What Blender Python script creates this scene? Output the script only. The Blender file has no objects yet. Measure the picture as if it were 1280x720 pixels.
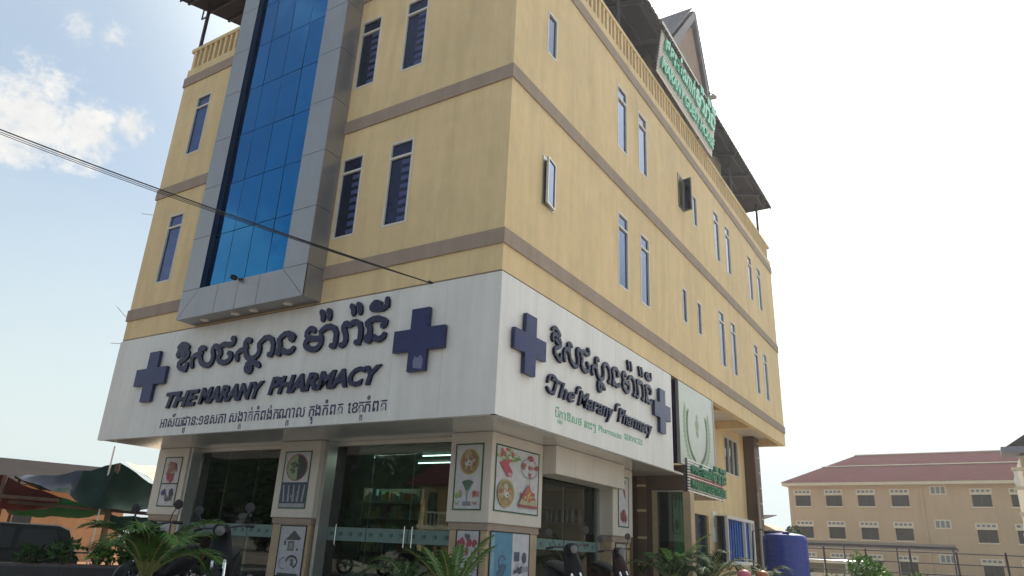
import bpy, bmesh, math, random
from mathutils import Vector, Matrix
random.seed(7)
S = bpy.context.scene
COL = S.collection
PI = math.pi

# ---------------------------------------------------------------- camera, sky, sun, exposure
cd = bpy.data.cameras.new('camera'); cam = bpy.data.objects.new('camera', cd); COL.objects.link(cam)
_r = Vector((0.84854, 0.52713, 0.04605)); _u = Vector((0.14525, -0.31572, 0.93767)); _f = Vector((-0.50881, 0.78896, 0.34446))
cam.matrix_world = Matrix(((_r.x, _u.x, -_f.x, 6.588), (_r.y, _u.y, -_f.y, -9.857), (_r.z, _u.z, -_f.z, 1.6), (0, 0, 0, 1)))
cd.sensor_width = 36; cd.lens = 893.14/1280*36; cd.clip_start = .05; cd.clip_end = 3000
S.camera = cam
SUN_EL = math.radians(50); SUN_AZ = math.radians(-4)      # azimuth from +Y, clockwise positive
SD = Vector((math.sin(SUN_AZ)*math.cos(SUN_EL), math.cos(SUN_AZ)*math.cos(SUN_EL), math.sin(SUN_EL)))
S.view_settings.view_transform = 'Standard'; S.view_settings.look = 'None'; S.view_settings.gamma = 1
S.view_settings.exposure = 0.66
sl = bpy.data.lights.new('sun', 'SUN'); sl.energy = 3.4; sl.angle = math.radians(.5); sl.color = (1, .93, .82)
so = bpy.data.objects.new('sun', sl); COL.objects.link(so)
so.rotation_mode = 'QUATERNION'; so.rotation_quaternion = SD.to_track_quat('Z', 'Y')

W = bpy.data.worlds.new('World'); S.world = W; W.use_nodes = True
nt = W.node_tree; nt.nodes.clear()
def N(t, **k):
    n = nt.nodes.new(t)
    for a, b in k.items(): setattr(n, a, b)
    return n
def lk(a, b): nt.links.new(a, b)
def M_(op, a, b=None, c=None, clamp=False):
    n = N('ShaderNodeMath', operation=op); n.use_clamp = clamp
    for i, v in enumerate((a, b, c)):
        if v is None: continue
        if isinstance(v, (int, float)): n.inputs[i].default_value = v
        else: lk(v, n.inputs[i])
    return n.outputs[0]
tc = N('ShaderNodeTexCoord').outputs['Generated']
sky = N('ShaderNodeTexSky', sky_type='NISHITA'); sky.sun_disc = False
sky.sun_elevation = SUN_EL; sky.sun_rotation = SUN_AZ; sky.air_density = 1.2; sky.dust_density = 2.2; sky.ozone_density = 1.2
def smooth(x, a, b):
    n = N('ShaderNodeMapRange', interpolation_type='SMOOTHSTEP')
    lk(x, n.inputs[0]); n.inputs[1].default_value = a; n.inputs[2].default_value = b
    return n.outputs[0]
def mixc(f, a, b):
    n = N('ShaderNodeMix', data_type='RGBA')
    if isinstance(f, (int, float)): n.inputs[0].default_value = f
    else: lk(f, n.inputs[0])
    for s, v in ((6, a), (7, b)):
        if isinstance(v, tuple): n.inputs[s].default_value = v
        else: lk(v, n.inputs[s])
    return n.outputs[2]
def dotp(v):
    n = N('ShaderNodeVectorMath', operation='DOT_PRODUCT'); lk(tc, n.inputs[0]); n.inputs[1].default_value = v
    return n.outputs['Value']
def noise(scale, detail=6, rough=.6, dist=0., stretch=(1, 1, 1)):
    m = N('ShaderNodeMapping'); lk(tc, m.inputs[0]); m.inputs['Scale'].default_value = stretch
    n = N('ShaderNodeTexNoise'); lk(m.outputs[0], n.inputs['Vector'])
    n.inputs['Scale'].default_value = scale; n.inputs['Detail'].default_value = detail
    n.inputs['Roughness'].default_value = rough; n.inputs['Distortion'].default_value = dist
    return n.outputs['Fac']
sep = N('ShaderNodeSeparateXYZ'); lk(tc, sep.inputs[0])
veil_n = noise(1.6, 4, .5, .3, (1, 1, 2.2))
hor = M_('SUBTRACT', 1., smooth(sep.outputs[2], -.02, .5))            # milky towards the horizon
aur = smooth(dotp(tuple(SD)), .60, .95)                               # veil of thin cloud around the sun
v0 = M_('ADD', M_('ADD', M_('MULTIPLY', hor, .60), .34), M_('MULTIPLY', aur, .7))
v1 = M_('ADD', v0, M_('MULTIPLY', M_('SUBTRACT', veil_n, .5), .45), clamp=True)
base = mixc(v1, sky.outputs[0], (5.05, 5.75, 5.65, 1))
glow = M_('MULTIPLY', smooth(dotp(tuple(SD)), .66, 1.0), 1.0)
base2 = mixc(glow, base, (15, 15.4, 15, 1))
cn = noise(8, 12, .66, .35, (1, 1, 1.7)); cn2 = noise(22, 9, .68, .2)
cl = None
for c, rad, sx, bi in (((-.875, .245, .425), .075, 1, 0), ((-.852, .29, .44), .062, 1, 0), ((-.822, .34, .446), .046, 1, 0), ((-.797, .375, .458), .026, 1, 0), ((-.87, .24, .475), .05, .8, -.5),
                   ((-.80, .285, .545), .050, .85, -.75), ((-.775, .32, .54), .045, .8, -.8),
                   ((-.765, -.545, .335), .075, 1, 0), ((-.75, -.50, .37), .05, 1, -.3), ((-.63, -.47, .62), .06, .5, -.7), ((-.61, -.54, .575), .06, .45, -.7),
                   ((.2, -.85, .45), .25, .9, 0), ((.8, -.2, .5), .3, .8, 0), ((.7, .5, .5), .25, .6, 0)):
    l = math.sqrt(sum(q*q for q in c)); c = tuple(q/l for q in c)
    n = N('ShaderNodeVectorMath', operation='DISTANCE'); lk(tc, n.inputs[0]); n.inputs[1].default_value = c
    d = M_('DIVIDE', n.outputs['Value'], rad)
    k = M_('SUBTRACT', 1., d)
    k = M_('ADD', k, bi)
    k = M_('ADD', k, M_('MULTIPLY', M_('SUBTRACT', cn, .5), 3.2)); k = M_('ADD', k, M_('MULTIPLY', M_('SUBTRACT', cn2, .5), 2.2))
    k = M_('MULTIPLY', smooth(k, -.15, .60), sx)
    cl = k if cl is None else M_('MAXIMUM', cl, k)
shade = smooth(cn2, .3, .7)
ccol = mixc(shade, (5.2, 5.25, 5.2, 1), (6.5, 6.35, 6.05, 1))
fin = mixc(M_('MULTIPLY', cl, .93), base2, ccol)
bg = N('ShaderNodeBackground'); lk(fin, bg.inputs[0]); bg.inputs[1].default_value = .1
out = N('ShaderNodeOutputWorld'); lk(bg.outputs[0], out.inputs[0])
S.cycles.max_bounces = 8; S.cycles.transparent_max_bounces = 12

# ---------------------------------------------------------------- materials
def mat(name, col, rough=.7, metal=0., var=0., vscale=2., bump=0., bscale=60., spec=.5, streak=0., dirt=None, emit=None, trans=0., coat=0., twoscale=False):
    m = bpy.data.materials.new(name); m.use_nodes = True
    t = m.node_tree; b = t.nodes['Principled BSDF']
    b.inputs['Base Color'].default_value = (*col, 1); b.inputs['Roughness'].default_value = rough
    b.inputs['Metallic'].default_value = metal; b.inputs['Specular IOR Level'].default_value = spec
    if coat: b.inputs['Coat Weight'].default_value = coat; b.inputs['Coat Roughness'].default_value = .05
    if trans: b.inputs['Transmission Weight'].default_value = trans
    if emit: b.inputs['Emission Color'].default_value = (*emit[:3], 1); b.inputs['Emission Strength'].default_value = emit[3]
    g = t.nodes.new('ShaderNodeNewGeometry'); cur = None
    def nz(scale, det, sc=(1, 1, 1), ro=.6):
        mp = t.nodes.new('ShaderNodeMapping'); t.links.new(g.outputs['Position'], mp.inputs[0]); mp.inputs['Scale'].default_value = sc
        n = t.nodes.new('ShaderNodeTexNoise'); t.links.new(mp.outputs[0], n.inputs['Vector'])
        n.inputs['Scale'].default_value = scale; n.inputs['Detail'].default_value = det; n.inputs['Roughness'].default_value = ro
        return n.outputs['Fac']
    def mul(fac, lo, hi, cur):
        r = t.nodes.new('ShaderNodeMapRange'); t.links.new(fac, r.inputs[0]); r.inputs[1].default_value = .3; r.inputs[2].default_value = .7
        r.inputs[3].default_value = lo; r.inputs[4].default_value = hi
        x = t.nodes.new('ShaderNodeMix'); x.data_type = 'RGBA'; x.blend_type = 'MULTIPLY'; x.inputs[0].default_value = 1
        if cur is None: x.inputs[6].default_value = (*col, 1)
        else: t.links.new(cur, x.inputs[6])
        t.links.new(r.outputs[0], x.inputs[7]); return x.outputs[2]
    if var:
        cur = mul(nz(vscale, 6), 1-var, 1+var, cur)
        cur = mul(nz(vscale*9, 4), 1-var*.4, 1+var*.4, cur)
    if streak: cur = mul(nz(3.2, 5, (1, 1, .09), .65), 1-streak, 1+streak*.4, cur)
    if dirt:
        r = t.nodes.new('ShaderNodeMapRange'); t.links.new(nz(1.3, 8, (1, 1, .25), .7), r.inputs[0]); r.inputs[1].default_value = .52; r.inputs[2].default_value = .75
        r.inputs[4].default_value = dirt[3]
        x = t.nodes.new('ShaderNodeMix'); x.data_type = 'RGBA'; t.links.new(r.outputs[0], x.inputs[0])
        if cur is None: x.inputs[6].default_value = (*col, 1)
        else: t.links.new(cur, x.inputs[6])
        x.inputs[7].default_value = (*dirt[:3], 1); cur = x.outputs[2]
    if cur is not None: t.links.new(cur, b.inputs['Base Color'])
    if bump:
        bn = t.nodes.new('ShaderNodeBump'); bn.inputs['Strength'].default_value = bump; bn.inputs['Distance'].default_value = .02
        t.links.new(nz(bscale, 5), bn.inputs['Height']); t.links.new(bn.outputs[0], b.inputs['Normal'])
    m.diffuse_color = (*col, 1)
    return m
def glassmat(name, tint, refl, rough=.02):
    """thin pane: tinted see-through mixed with a mirror-like coat, stronger at grazing angles"""
    m = bpy.data.materials.new(name); m.use_nodes = True; t = m.node_tree; t.nodes.clear()
    tr = t.nodes.new('ShaderNodeBsdfTransparent'); tr.inputs[0].default_value = (*tint, 1)
    gl = t.nodes.new('ShaderNodeBsdfGlossy'); gl.inputs['Roughness'].default_value = rough; gl.inputs[0].default_value = (.72, .76, .74, 1)
    lw = t.nodes.new('ShaderNodeLayerWeight'); lw.inputs[0].default_value = .3
    mr = t.nodes.new('ShaderNodeMapRange'); t.links.new(lw.outputs['Fresnel'], mr.inputs[0]); mr.inputs[3].default_value = refl; mr.inputs[4].default_value = 1
    mx = t.nodes.new('ShaderNodeMixShader'); t.links.new(mr.outputs[0], mx.inputs[0]); t.links.new(tr.outputs[0], mx.inputs[1]); t.links.new(gl.outputs[0], mx.inputs[2])
    g = t.nodes.new('ShaderNodeNewGeometry'); n = t.nodes.new('ShaderNodeTexNoise'); t.links.new(g.outputs['Position'], n.inputs['Vector']); n.inputs['Scale'].default_value = .8
    bp = t.nodes.new('ShaderNodeBump'); bp.inputs['Strength'].default_value = .04; bp.inputs['Distance'].default_value = .05
    t.links.new(n.outputs['Fac'], bp.inputs['Height']); t.links.new(bp.outputs[0], gl.inputs['Normal'])
    o = t.nodes.new('ShaderNodeOutputMaterial'); t.links.new(mx.outputs[0], o.inputs[0]); return m
_mc = {}
def cm(r, g, b, rough=.6):
    k = (round(r, 3), round(g, 3), round(b, 3), rough)
    if k not in _mc: _mc[k] = mat('print_%d' % len(_mc), (r, g, b), rough, var=.12, vscale=8)
    return _mc[k]
yellow = mat('yellow_stucco', (.72, .555, .315), .85, var=.09, vscale=.35, bump=.35, bscale=45, streak=.10, dirt=(.40, .31, .19, .42))
yellow2 = yellow
band = mat('brown_band_paint', (.33, .255, .205), .8, var=.08, vscale=1.5, bump=.3, bscale=45, streak=.12)
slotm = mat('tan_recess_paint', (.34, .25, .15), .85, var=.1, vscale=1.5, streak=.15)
acp = mat('grey_aluminium_cladding', (.30, .30, .315), .32, .55, var=.06, vscale=.6, streak=.05)
joint = mat('dark_joint', (.02, .02, .022), .6)
fasc = mat('white_composite_panel', (.70, .69, .675), .42, var=.05, vscale=.7, streak=.10, dirt=(.45, .42, .38, .22))
soff = mat('glossy_white_soffit', (.52, .50, .47), .12, var=.05, vscale=.8)
pierw = mat('cream_pier_panel', (.60, .55, .49), .4, var=.05, vscale=1, streak=.08)
tanst = mat('tan_stone_panel', (.40, .30, .19), .45, var=.15, vscale=3)
brownm = mat('brown_panel', (.10, .062, .045), .45, var=.15, vscale=2)
alum = mat('aluminium_frame', (.5, .5, .48), .35, .7, var=.05)
white = mat('white_paint', (.80, .79, .77), .5, var=.05, vscale=4)
wframe = mat('white_window_frame', (.62, .60, .56), .45, var=.04, vscale=4)
blueg = mat('blue_mirror_glass', (.006, .135, .335), .03, 1.0, var=.10, vscale=.5)
blueg2 = mat('blue_mirror_glass_deep', (.005, .122, .31), .03, 1.0, var=.12, vscale=.5)
winglass = mat('window_glass_blue', (.055, .085, .19), .05, .85, var=.12, vscale=1.2)
WG = [winglass, mat('window_glass_dull', (.045, .07, .14), .10, .8, var=.2, vscale=1.5), mat('window_glass_light', (.065, .10, .20), .06, .85, var=.15, vscale=.9)]
louv = mat('blue_louvre', (.035, .055, .16), .4, .2)
navy = mat('navy_letter_face', (.010, .012, .060), .25, var=.12, vscale=6, spec=.28)
navyd = mat('navy_letter_side', (.005, .006, .025), .5, spec=.15)
purple = mat('navy_print', (.03, .028, .10), .5)
shopg = glassmat('shop_glass', (.42, .50, .48), .028)
greeng = glassmat('green_tinted_glass', (.05, .30, .16), .12)
darkg = mat('dark_glass', (.03, .045, .05), .04, .3, spec=.9)
frost = mat('frosted_green_strip', (.12, .20, .185), .5, var=.1, vscale=5)
greenl = mat('green_letter', (.02, .20, .10), .35, var=.1, vscale=5, coat=.3)
greend = mat('green_letter_side', (.012, .10, .05), .4)
greenp = mat('green_print', (.12, .42, .25), .6)
black = mat('black_metal', (.012, .012, .014), .45, var=.2, vscale=10)
rubber = mat('black_rubber', (.012, .012, .012), .8)
blkpaint = mat('black_vehicle_paint', (.006, .007, .009), .5, 0, spec=.15)
carpaint = mat('dusty_black_car_paint', (.006, .008, .010), .6, spec=.25)
chrome = mat('chrome', (.7, .7, .7), .1, 1.0)
roofm = mat('dark_roof_sheet', (.035, .028, .026), .85, 0, spec=.1, var=.2, vscale=1, bump=.2, bscale=8)
tilem = mat('blue_grey_roof_tile', (.13, .13, .17), .6, var=.2, vscale=3)
steel = mat('dark_steel_post', (.05, .045, .06), .5, .4)
maroon = mat('maroon_roof_tile', (.075, .017, .020), .95, spec=.1, var=.18, vscale=1.2, bump=.3, bscale=10)
schoolw = mat('ochre_render', (.47, .35, .225), .85, var=.06, vscale=.4, streak=.08)
creamm = mat('cream_trim', (.62, .55, .42), .7, var=.06)
soilm = mat('brown_soil', (.10, .07, .05), .95, var=.2)
lotm = mat('dusty_ground', (.37, .315, .26), .95, var=.2, vscale=.25, bump=.4, bscale=2)
dirtm = mat('orange_earth', (.30, .135, .06), .95, var=.2, vscale=.25, bump=.4, bscale=2)
asph = mat('grey_asphalt', (.06, .058, .055), .9, var=.2, vscale=1, bump=.3, bscale=30)
conc = mat('concrete', (.30, .29, .27), .85, var=.12, vscale=1, bump=.3, bscale=20)
orangew = mat('orange_wall', (.60, .36, .185), .85, var=.12, vscale=.6, streak=.12)
tarp_d = mat('dark_green_tarpaulin', (.008, .028, .02), .6, var=.25, vscale=2, spec=.12)
tarp_b = mat('grey_blue_tarpaulin', (.045, .05, .07), .55, var=.25, vscale=2, spec=.12)
tarp_g = mat('bright_green_tarpaulin', (.01, .11, .04), .55, var=.2, vscale=2, spec=.12)
tarp_r = mat('red_tarpaulin', (.10, .022, .02), .6, var=.3, vscale=1.5, spec=.12)
straw = mat('pale_canvas', (.62, .50, .36), .7, var=.15, vscale=2)
wood = mat('weathered_timber', (.12, .075, .05), .8, var=.3, vscale=4)
leafm = mat('palm_leaf', (.042, .095, .018), .6, spec=.15, var=.35, vscale=5)
leafd = mat('dark_leaf', (.024, .055, .016), .65, spec=.12, var=.4, vscale=5)
leafb = mat('bright_leaf', (.12, .26, .03), .55, var=.3, vscale=4)
stemm = mat('green_stem', (.14, .15, .04), .6, var=.2, vscale=6)
trunkm = mat('bark', (.12, .085, .055), .9, var=.3, vscale=6, bump=.5, bscale=20)
potm = mat('dark_planter', (.02, .02, .022), .6, var=.2, vscale=4)
tankm = mat('blue_plastic', (.016, .038, .25), .33, var=.12, vscale=2, streak=.1)
silver = mat('silver_paint', (.45, .46, .47), .25, .5, coat=.5)
skin_helmet_p = mat('pink_helmet_shell', (.40, .10, .13), .4)
skin_helmet_o = mat('orange_helmet_shell', (.26, .09, .03), .4)
cablem = mat('black_cable', (.02, .018, .02), .6)
lampm = mat('lamp_lens', (.75, .73, .65), .4)
tubem = mat('fluorescent_tube', (.9, .9, .85), .5, emit=(.9, 1, .92, 7))
intw = mat('interior_wall', (.16, .2, .16), .8, var=.1)
curtain = mat('blue_curtain', (.03, .11, .36), .7, var=.25, vscale=3)

# ---------------------------------------------------------------- mesh helpers
class B:
    def __init__(s): s.v = []; s.f = []; s.m = []; s.mats = []
    def mi(s, m):
        if m not in s.mats: s.mats.append(m)
        return s.mats.index(m)
    def add(s, vs, fs, m):
        k = len(s.v); s.v += [tuple(v) for v in vs]; i = s.mi(m)
        for f in fs: s.f.append(tuple(k+a for a in f)); s.m.append(i)
        return s
    def box(s, a, b, m, M=None):
        x0, y0, z0 = (min(p, q) for p, q in zip(a, b)); x1, y1, z1 = (max(p, q) for p, q in zip(a, b))
        vs = [Vector(p) for p in ((x0, y0, z0), (x1, y0, z0), (x1, y1, z0), (x0, y1, z0), (x0, y0, z1), (x1, y0, z1), (x1, y1, z1), (x0, y1, z1))]
        if M is not None: vs = [M @ v for v in vs]
        return s.add(vs, [(0, 3, 2, 1), (4, 5, 6, 7), (0, 1, 5, 4), (1, 2, 6, 5), (2, 3, 7, 6), (3, 0, 4, 7)], m)
    def cbox(s, a, b, m, c=.02):
        """box with all edges chamfered by c"""
        lo = [min(p, q) for p, q in zip(a, b)]; hi = [max(p, q) for p, q in zip(a, b)]
        bm = bmesh.new(); bmesh.ops.create_cube(bm, size=1)
        for v in bm.verts: v.co = Vector([(lo[i]+hi[i])/2+v.co[i]*(hi[i]-lo[i]) for i in range(3)])
        bmesh.ops.bevel(bm, geom=list(bm.edges), offset=c, segments=1, affect='EDGES')
        bm.verts.index_update(); s.add([v.co for v in bm.verts], [[v.index for v in f.verts] for f in bm.faces], m); bm.free(); return s
    def tube(s, pts, r, m, n=8, caps=True):
        pts = [Vector(p) for p in pts]; rs = r if isinstance(r, (list, tuple)) else [r]*len(pts)
        vs = []; ref = None
        for i, p in enumerate(pts):
            d = (pts[min(i+1, len(pts)-1)]-pts[max(i-1, 0)]).normalized()
            if ref is None: ref = d.orthogonal().normalized()
            ref = (ref-d*ref.dot(d)).normalized(); o = d.cross(ref)
            for k in range(n):
                a = 2*PI*k/n; vs.append(p+(ref*math.cos(a)+o*math.sin(a))*rs[i])
        fs = []
        for i in range(len(pts)-1):
            for k in range(n):
                a = i*n+k; b_ = i*n+(k+1) % n; fs.append((a, b_, b_+n, a+n))
        if caps: fs += [tuple(range(n-1, -1, -1)), tuple(range(len(pts)*n-n, len(pts)*n))]
        return s.add(vs, fs, m)
    def lathe(s, prof, c, m, n=24, axis='z', M=None):
        vs = []; fs = []
        for r, h in prof:
            for k in range(n):
                a = 2*PI*k/n; q = (r*math.cos(a), r*math.sin(a), h)
                if axis == 'y': q = (q[0], q[2], q[1])
                if axis == 'x': q = (q[2], q[0], q[1])
                v = Vector(q)
                if M is not None: v = M @ v
                vs.append(v+Vector(c))
        for i in range(len(prof)-1):
            for k in range(n): fs.append((i*n+k, i*n+(k+1) % n, (i+1)*n+(k+1) % n, (i+1)*n+k))
        fs += [tuple(range(n-1, -1, -1)), tuple(range((len(prof)-1)*n, len(prof)*n))]
        return s.add(vs, fs, m)
    def loft(s, secs, m, n=12, e=2.6):
        """secs: (centre, width vector, height vector)"""
        vs = []; fs = []
        for c, w, h in secs:
            c, w, h = Vector(c), Vector(w), Vector(h)
            for k in range(n):
                a = 2*PI*k/n; ca, sa = math.cos(a), math.sin(a)
                vs.append(c+w*(abs(ca)**(2/e)*(1 if ca >= 0 else -1))+h*(abs(sa)**(2/e)*(1 if sa >= 0 else -1)))
        for i in range(len(secs)-1):
            for k in range(n): fs.append((i*n+k, i*n+(k+1) % n, (i+1)*n+(k+1) % n, (i+1)*n+k))
        fs += [tuple(range(n-1, -1, -1)), tuple(range((len(secs)-1)*n, len(secs)*n))]
        return s.add(vs, fs, m)
    def prism(s, poly, d, m, m2=None):
        """poly: list of 3d points (planar), extruded by vector d"""
        n = len(poly); P = [Vector(p) for p in poly]; d = Vector(d)
        s.add(P+[p+d for p in P], [tuple(range(n-1, -1, -1)), tuple(range(n, 2*n))], m)
        return s.add(P+[p+d for p in P], [(i, (i+1) % n, n+(i+1) % n, n+i) for i in range(n)], m2 or m)
    def build(s, name, parent=None, smooth=False, loc=None):
        me = bpy.data.meshes.new(name); me.from_pydata(s.v, [], s.f)
        for m in s.mats: me.materials.append(m)
        me.polygons.foreach_set('material_index', s.m)
        bm = bmesh.new(); bm.from_mesh(me); bmesh.ops.recalc_face_normals(bm, faces=bm.faces); bm.to_mesh(me); bm.free()
        if smooth:
            me.polygons.foreach_set('use_smooth', [True]*len(me.polygons))
            try: me.set_sharp_from_angle(angle=math.radians(40))
            except Exception: pass
        o = bpy.data.objects.new(name, me); COL.objects.link(o)
        if parent is not None: o.parent = parent
        if loc is not None: o.location = loc
        return o
def tag(o, label=None, cat=None, group=None, kind=None):
    if label: o['label'] = label
    if cat: o['category'] = cat
    if group: o['group'] = group
    if kind: o['kind'] = kind
    return o
def thing(name, label, cat, loc=(0, 0, 0), rz=0, group=None):
    o = bpy.data.objects.new(name, None); COL.objects.link(o); o.empty_display_size = .2
    o.location = loc; o.rotation_euler = (0, 0, rz); return tag(o, label, cat, group)
def dup(root, loc, rz=0, label=None, scale=None):
    r = root.copy(); COL.objects.link(r); r.location = loc; r.rotation_euler = (0, 0, rz)
    if label: r['label'] = label
    if scale: r.scale = (scale,)*3
    for ch in list(root.children):
        c = ch.copy(); COL.objects.link(c); c.parent = r
        for g in list(ch.children):
            d = g.copy(); COL.objects.link(d); d.parent = c
    return r
def inst(o, parent, loc):
    c = bpy.data.objects.new(o.name.split('.')[0], o.data); COL.objects.link(c); c.parent = parent; c.location = loc; return c

# plane frames: 'F' front facade (u = x, outward -y), 'S' side facade (u = y, outward +x)
FM = {'F': Matrix(((1, 0, 0, 0), (0, 0, -1, 0), (0, 1, 0, 0), (0, 0, 0, 1))),
      'S': Matrix(((0, 0, 1, 0), (1, 0, 0, 0), (0, 1, 0, 0), (0, 0, 0, 1)))}
def PT(pl, u, z, n=0., base=0.):
    """point on a facade plane; base is the plane's own y (F) or x (S), n metres outward"""
    return (u, base-n, z) if pl == 'F' else (base+n, u, z)
def pbox(b, pl, u0, u1, z0, z1, n0, n1, m, base=0.): return b.box(PT(pl, u0, z0, n0, base), PT(pl, u1, z1, n1, base), m)

# ---------------------------------------------------------------- lettering
def text_mesh(body, size=1., extrude=.02, offset=0., shear=0., res=3):
    c = bpy.data.curves.new('t', 'FONT'); c.body = body; c.size = size; c.extrude = extrude; c.offset = offset; c.shear = shear; c.resolution_u = res
    o = bpy.data.objects.new('t', c); COL.objects.link(o); bpy.context.view_layer.update()
    me = bpy.data.meshes.new_from_object(o.evaluated_get(bpy.context.evaluated_depsgraph_get()))
    bpy.data.objects.remove(o); bpy.data.curves.remove(c)
    return me
def bounds(me):
    xs = [v.co.x for v in me.vertices]; ys = [v.co.y for v in me.vertices]
    return min(xs), max(xs), min(ys), max(ys)
def put_mesh(me, name, parent, pl, base, ux, uz, sx, sz, depth, n, mface, mside):
    """2-D lettering mesh laid on a facade plane"""
    ezmax = max(v.co.z for v in me.vertices); ezmin = min(v.co.z for v in me.vertices); h = max(ezmax-ezmin, 1e-6)
    for v in me.vertices:
        x, y, z = v.co
        v.co = PT(pl, ux+x*sx, uz+y*sz, n+(z-ezmin)/h*depth, base)
    me.materials.clear(); me.materials.append(mface); me.materials.append(mside)
    me.update()
    ax = 1 if pl == 'F' else 0
    for p in me.polygons: p.material_index = 0 if abs(p.normal[ax]) > .7 else 1
    bm = bmesh.new(); bm.from_mesh(me); bmesh.ops.remove_doubles(bm, verts=bm.verts, dist=1e-5); bmesh.ops.recalc_face_normals(bm, faces=bm.faces); bm.to_mesh(me); bm.free()
    o = bpy.data.objects.new(name, me); COL.objects.link(o); o.parent = parent; return o
def width(body, **k):
    me = text_mesh(body, **k)
    if not me.vertices: return 0
    w = bounds(me)[1]; bpy.data.meshes.remove(me); return w
def word(body, parent, pl, base, u0, u1, z0, z1, depth, n, mface, mside, offset=0., shear=0., split=True, cap=.70, name='letter'):
    """word fitted to u0..u1, baseline z0, cap height z1"""
    full = text_mesh(body, offset=offset, shear=shear); b = bounds(full); sx = (u1-u0)/(b[1]-b[0]); sz = (z1-z0)/cap
    if not split:
        return put_mesh(full, name, parent, pl, base, u0-b[0]*sx, z0, sx, sz, depth, n, mface, mside)
    bar = width('|')
    for i, ch in enumerate(body):
        if ch == ' ': continue
        x = width(body[:i]+'|')-bar if i else 0
        put_mesh(text_mesh(ch, offset=offset, shear=shear), name, parent, pl, base, u0-b[0]*sx+x*sx, z0, sx, sz, depth, n+.0004*(i % 3), mface, mside)
def smooth_path(p, it=2):
    p = [Vector((a, b)) for a, b in p]
    for _ in range(it):
        q = [p[0]]
        for a, b in zip(p, p[1:]): q += [a*.75+b*.25, a*.25+b*.75]
        q.append(p[-1]); p = q
    return p
def stroke(b, path, w, pl, base, n, depth, mface, mside, fu=lambda x: x, fz=lambda z: z, k=0, wu=1.):
    """one raised letter stroke: a flat ribbon of width w with rounded ends"""
    p = smooth_path(path, 1); L = []; R = []
    for i in range(len(p)):
        d = p[min(i+1, len(p)-1)]-p[max(i-1, 0)]
        d = d.normalized() if d.length > 1e-6 else Vector((1, 0)); q = Vector((-d.y, d.x))*w/2
        e = 1.
        if i == 0 or i == len(p)-1: e = .55
        L.append(p[i]+q*e); R.append(p[i]-q*e)
    d0 = (p[0]-p[1]).normalized()*w*.28; d1 = (p[-1]-p[-2]).normalized()*w*.28
    L[0] += d0; R[0] += d0; L[-1] += d1; R[-1] += d1
    vs = []; fs = []; n_ = len(p)
    for i in range(n_):
        e = depth+.004*i/n_+.0015*(k % 5)
        for q in (L[i], R[i]): vs.append(PT(pl, fu(q.x), fz(q.y), n, base))
        for q in (L[i], R[i]): vs.append(PT(pl, fu(q.x), fz(q.y), n+e, base))
    for i in range(n_-1):
        a = 4*i; c = a+4
        fs.append((a+2, a+3, c+3, c+2))
    b.add(vs, fs, mface)
    fs = []
    for i in range(n_-1):
        a = 4*i; c = a+4; fs += [(a, a+2, c+2, c), (a+1, c+1, c+3, a+3)]
    fs += [(0, 1, 3, 2), (4*n_-4, 4*n_-2, 4*n_-1, 4*n_-3)]
    b.add(vs, fs, mside)
# strokes of the large Khmer words, in metres on the fascia
KA = [[(-9.17,5.81),(-9.01,5.9),(-8.76,5.77)],[(-9.1,5.58),(-9.16,5.67),(-9.03,5.75),(-8.82,5.7),(-8.69,5.59),(-8.8,5.5),(-9.03,5.42),(-9.01,5.33),(-8.86,5.25),(-8.71,5.22)],[(-8.7,5.37),(-8.72,5.2)],[(-9.01,5.63),(-8.85,5.57)],
[(-8.47,5.27),(-8.56,5.43),(-8.43,5.57),(-8.24,5.5),(-8.18,5.35),(-7.97,5.25),(-7.79,5.27),(-7.73,5.44),(-7.83,5.62),(-7.75,5.71),(-7.59,5.63)],[(-8.2,5.56),(-8.34,5.65),(-8.24,5.72),(-8.11,5.66)],
[(-7.61,5.6),(-7.47,5.72),(-7.22,5.66),(-7.09,5.7),(-7.11,5.81),(-7.18,5.81)],[(-7.61,5.6),(-7.48,5.51),(-7.56,5.41),(-7.5,5.3),(-7.3,5.25),(-7.12,5.31),(-7.1,5.42),(-7.22,5.48)],
[(-6.86,5.28),(-6.93,5.41),(-6.79,5.51),(-6.63,5.47),(-6.57,5.32),(-6.41,5.25),(-6.22,5.29),(-6.15,5.42),(-6.21,5.58)],[(-6.6,5.52),(-6.71,5.64),(-6.62,5.73),(-6.51,5.67)],
[(-6.23,5.57),(-6.01,5.73),(-5.75,5.6),(-5.74,5.27),(-5.85,5.31)],[(-6.52,5.15),(-6.39,5.18),(-6.2,5.15),(-6.09,5.07)],[(-6.5,5.14),(-6.52,5.03),(-6.41,4.97),(-6.33,5.0),(-6.38,5.1)],
[(-5.59,5.61),(-5.37,5.74),(-5.11,5.62),(-5.15,5.55),(-5.24,5.59)],[(-5.59,5.61),(-5.52,5.49),(-5.51,5.38),(-5.6,5.32),(-5.49,5.27)],[(-5.49,5.38),(-5.27,5.28),(-5.13,5.31),(-5.08,5.37)]]
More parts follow.
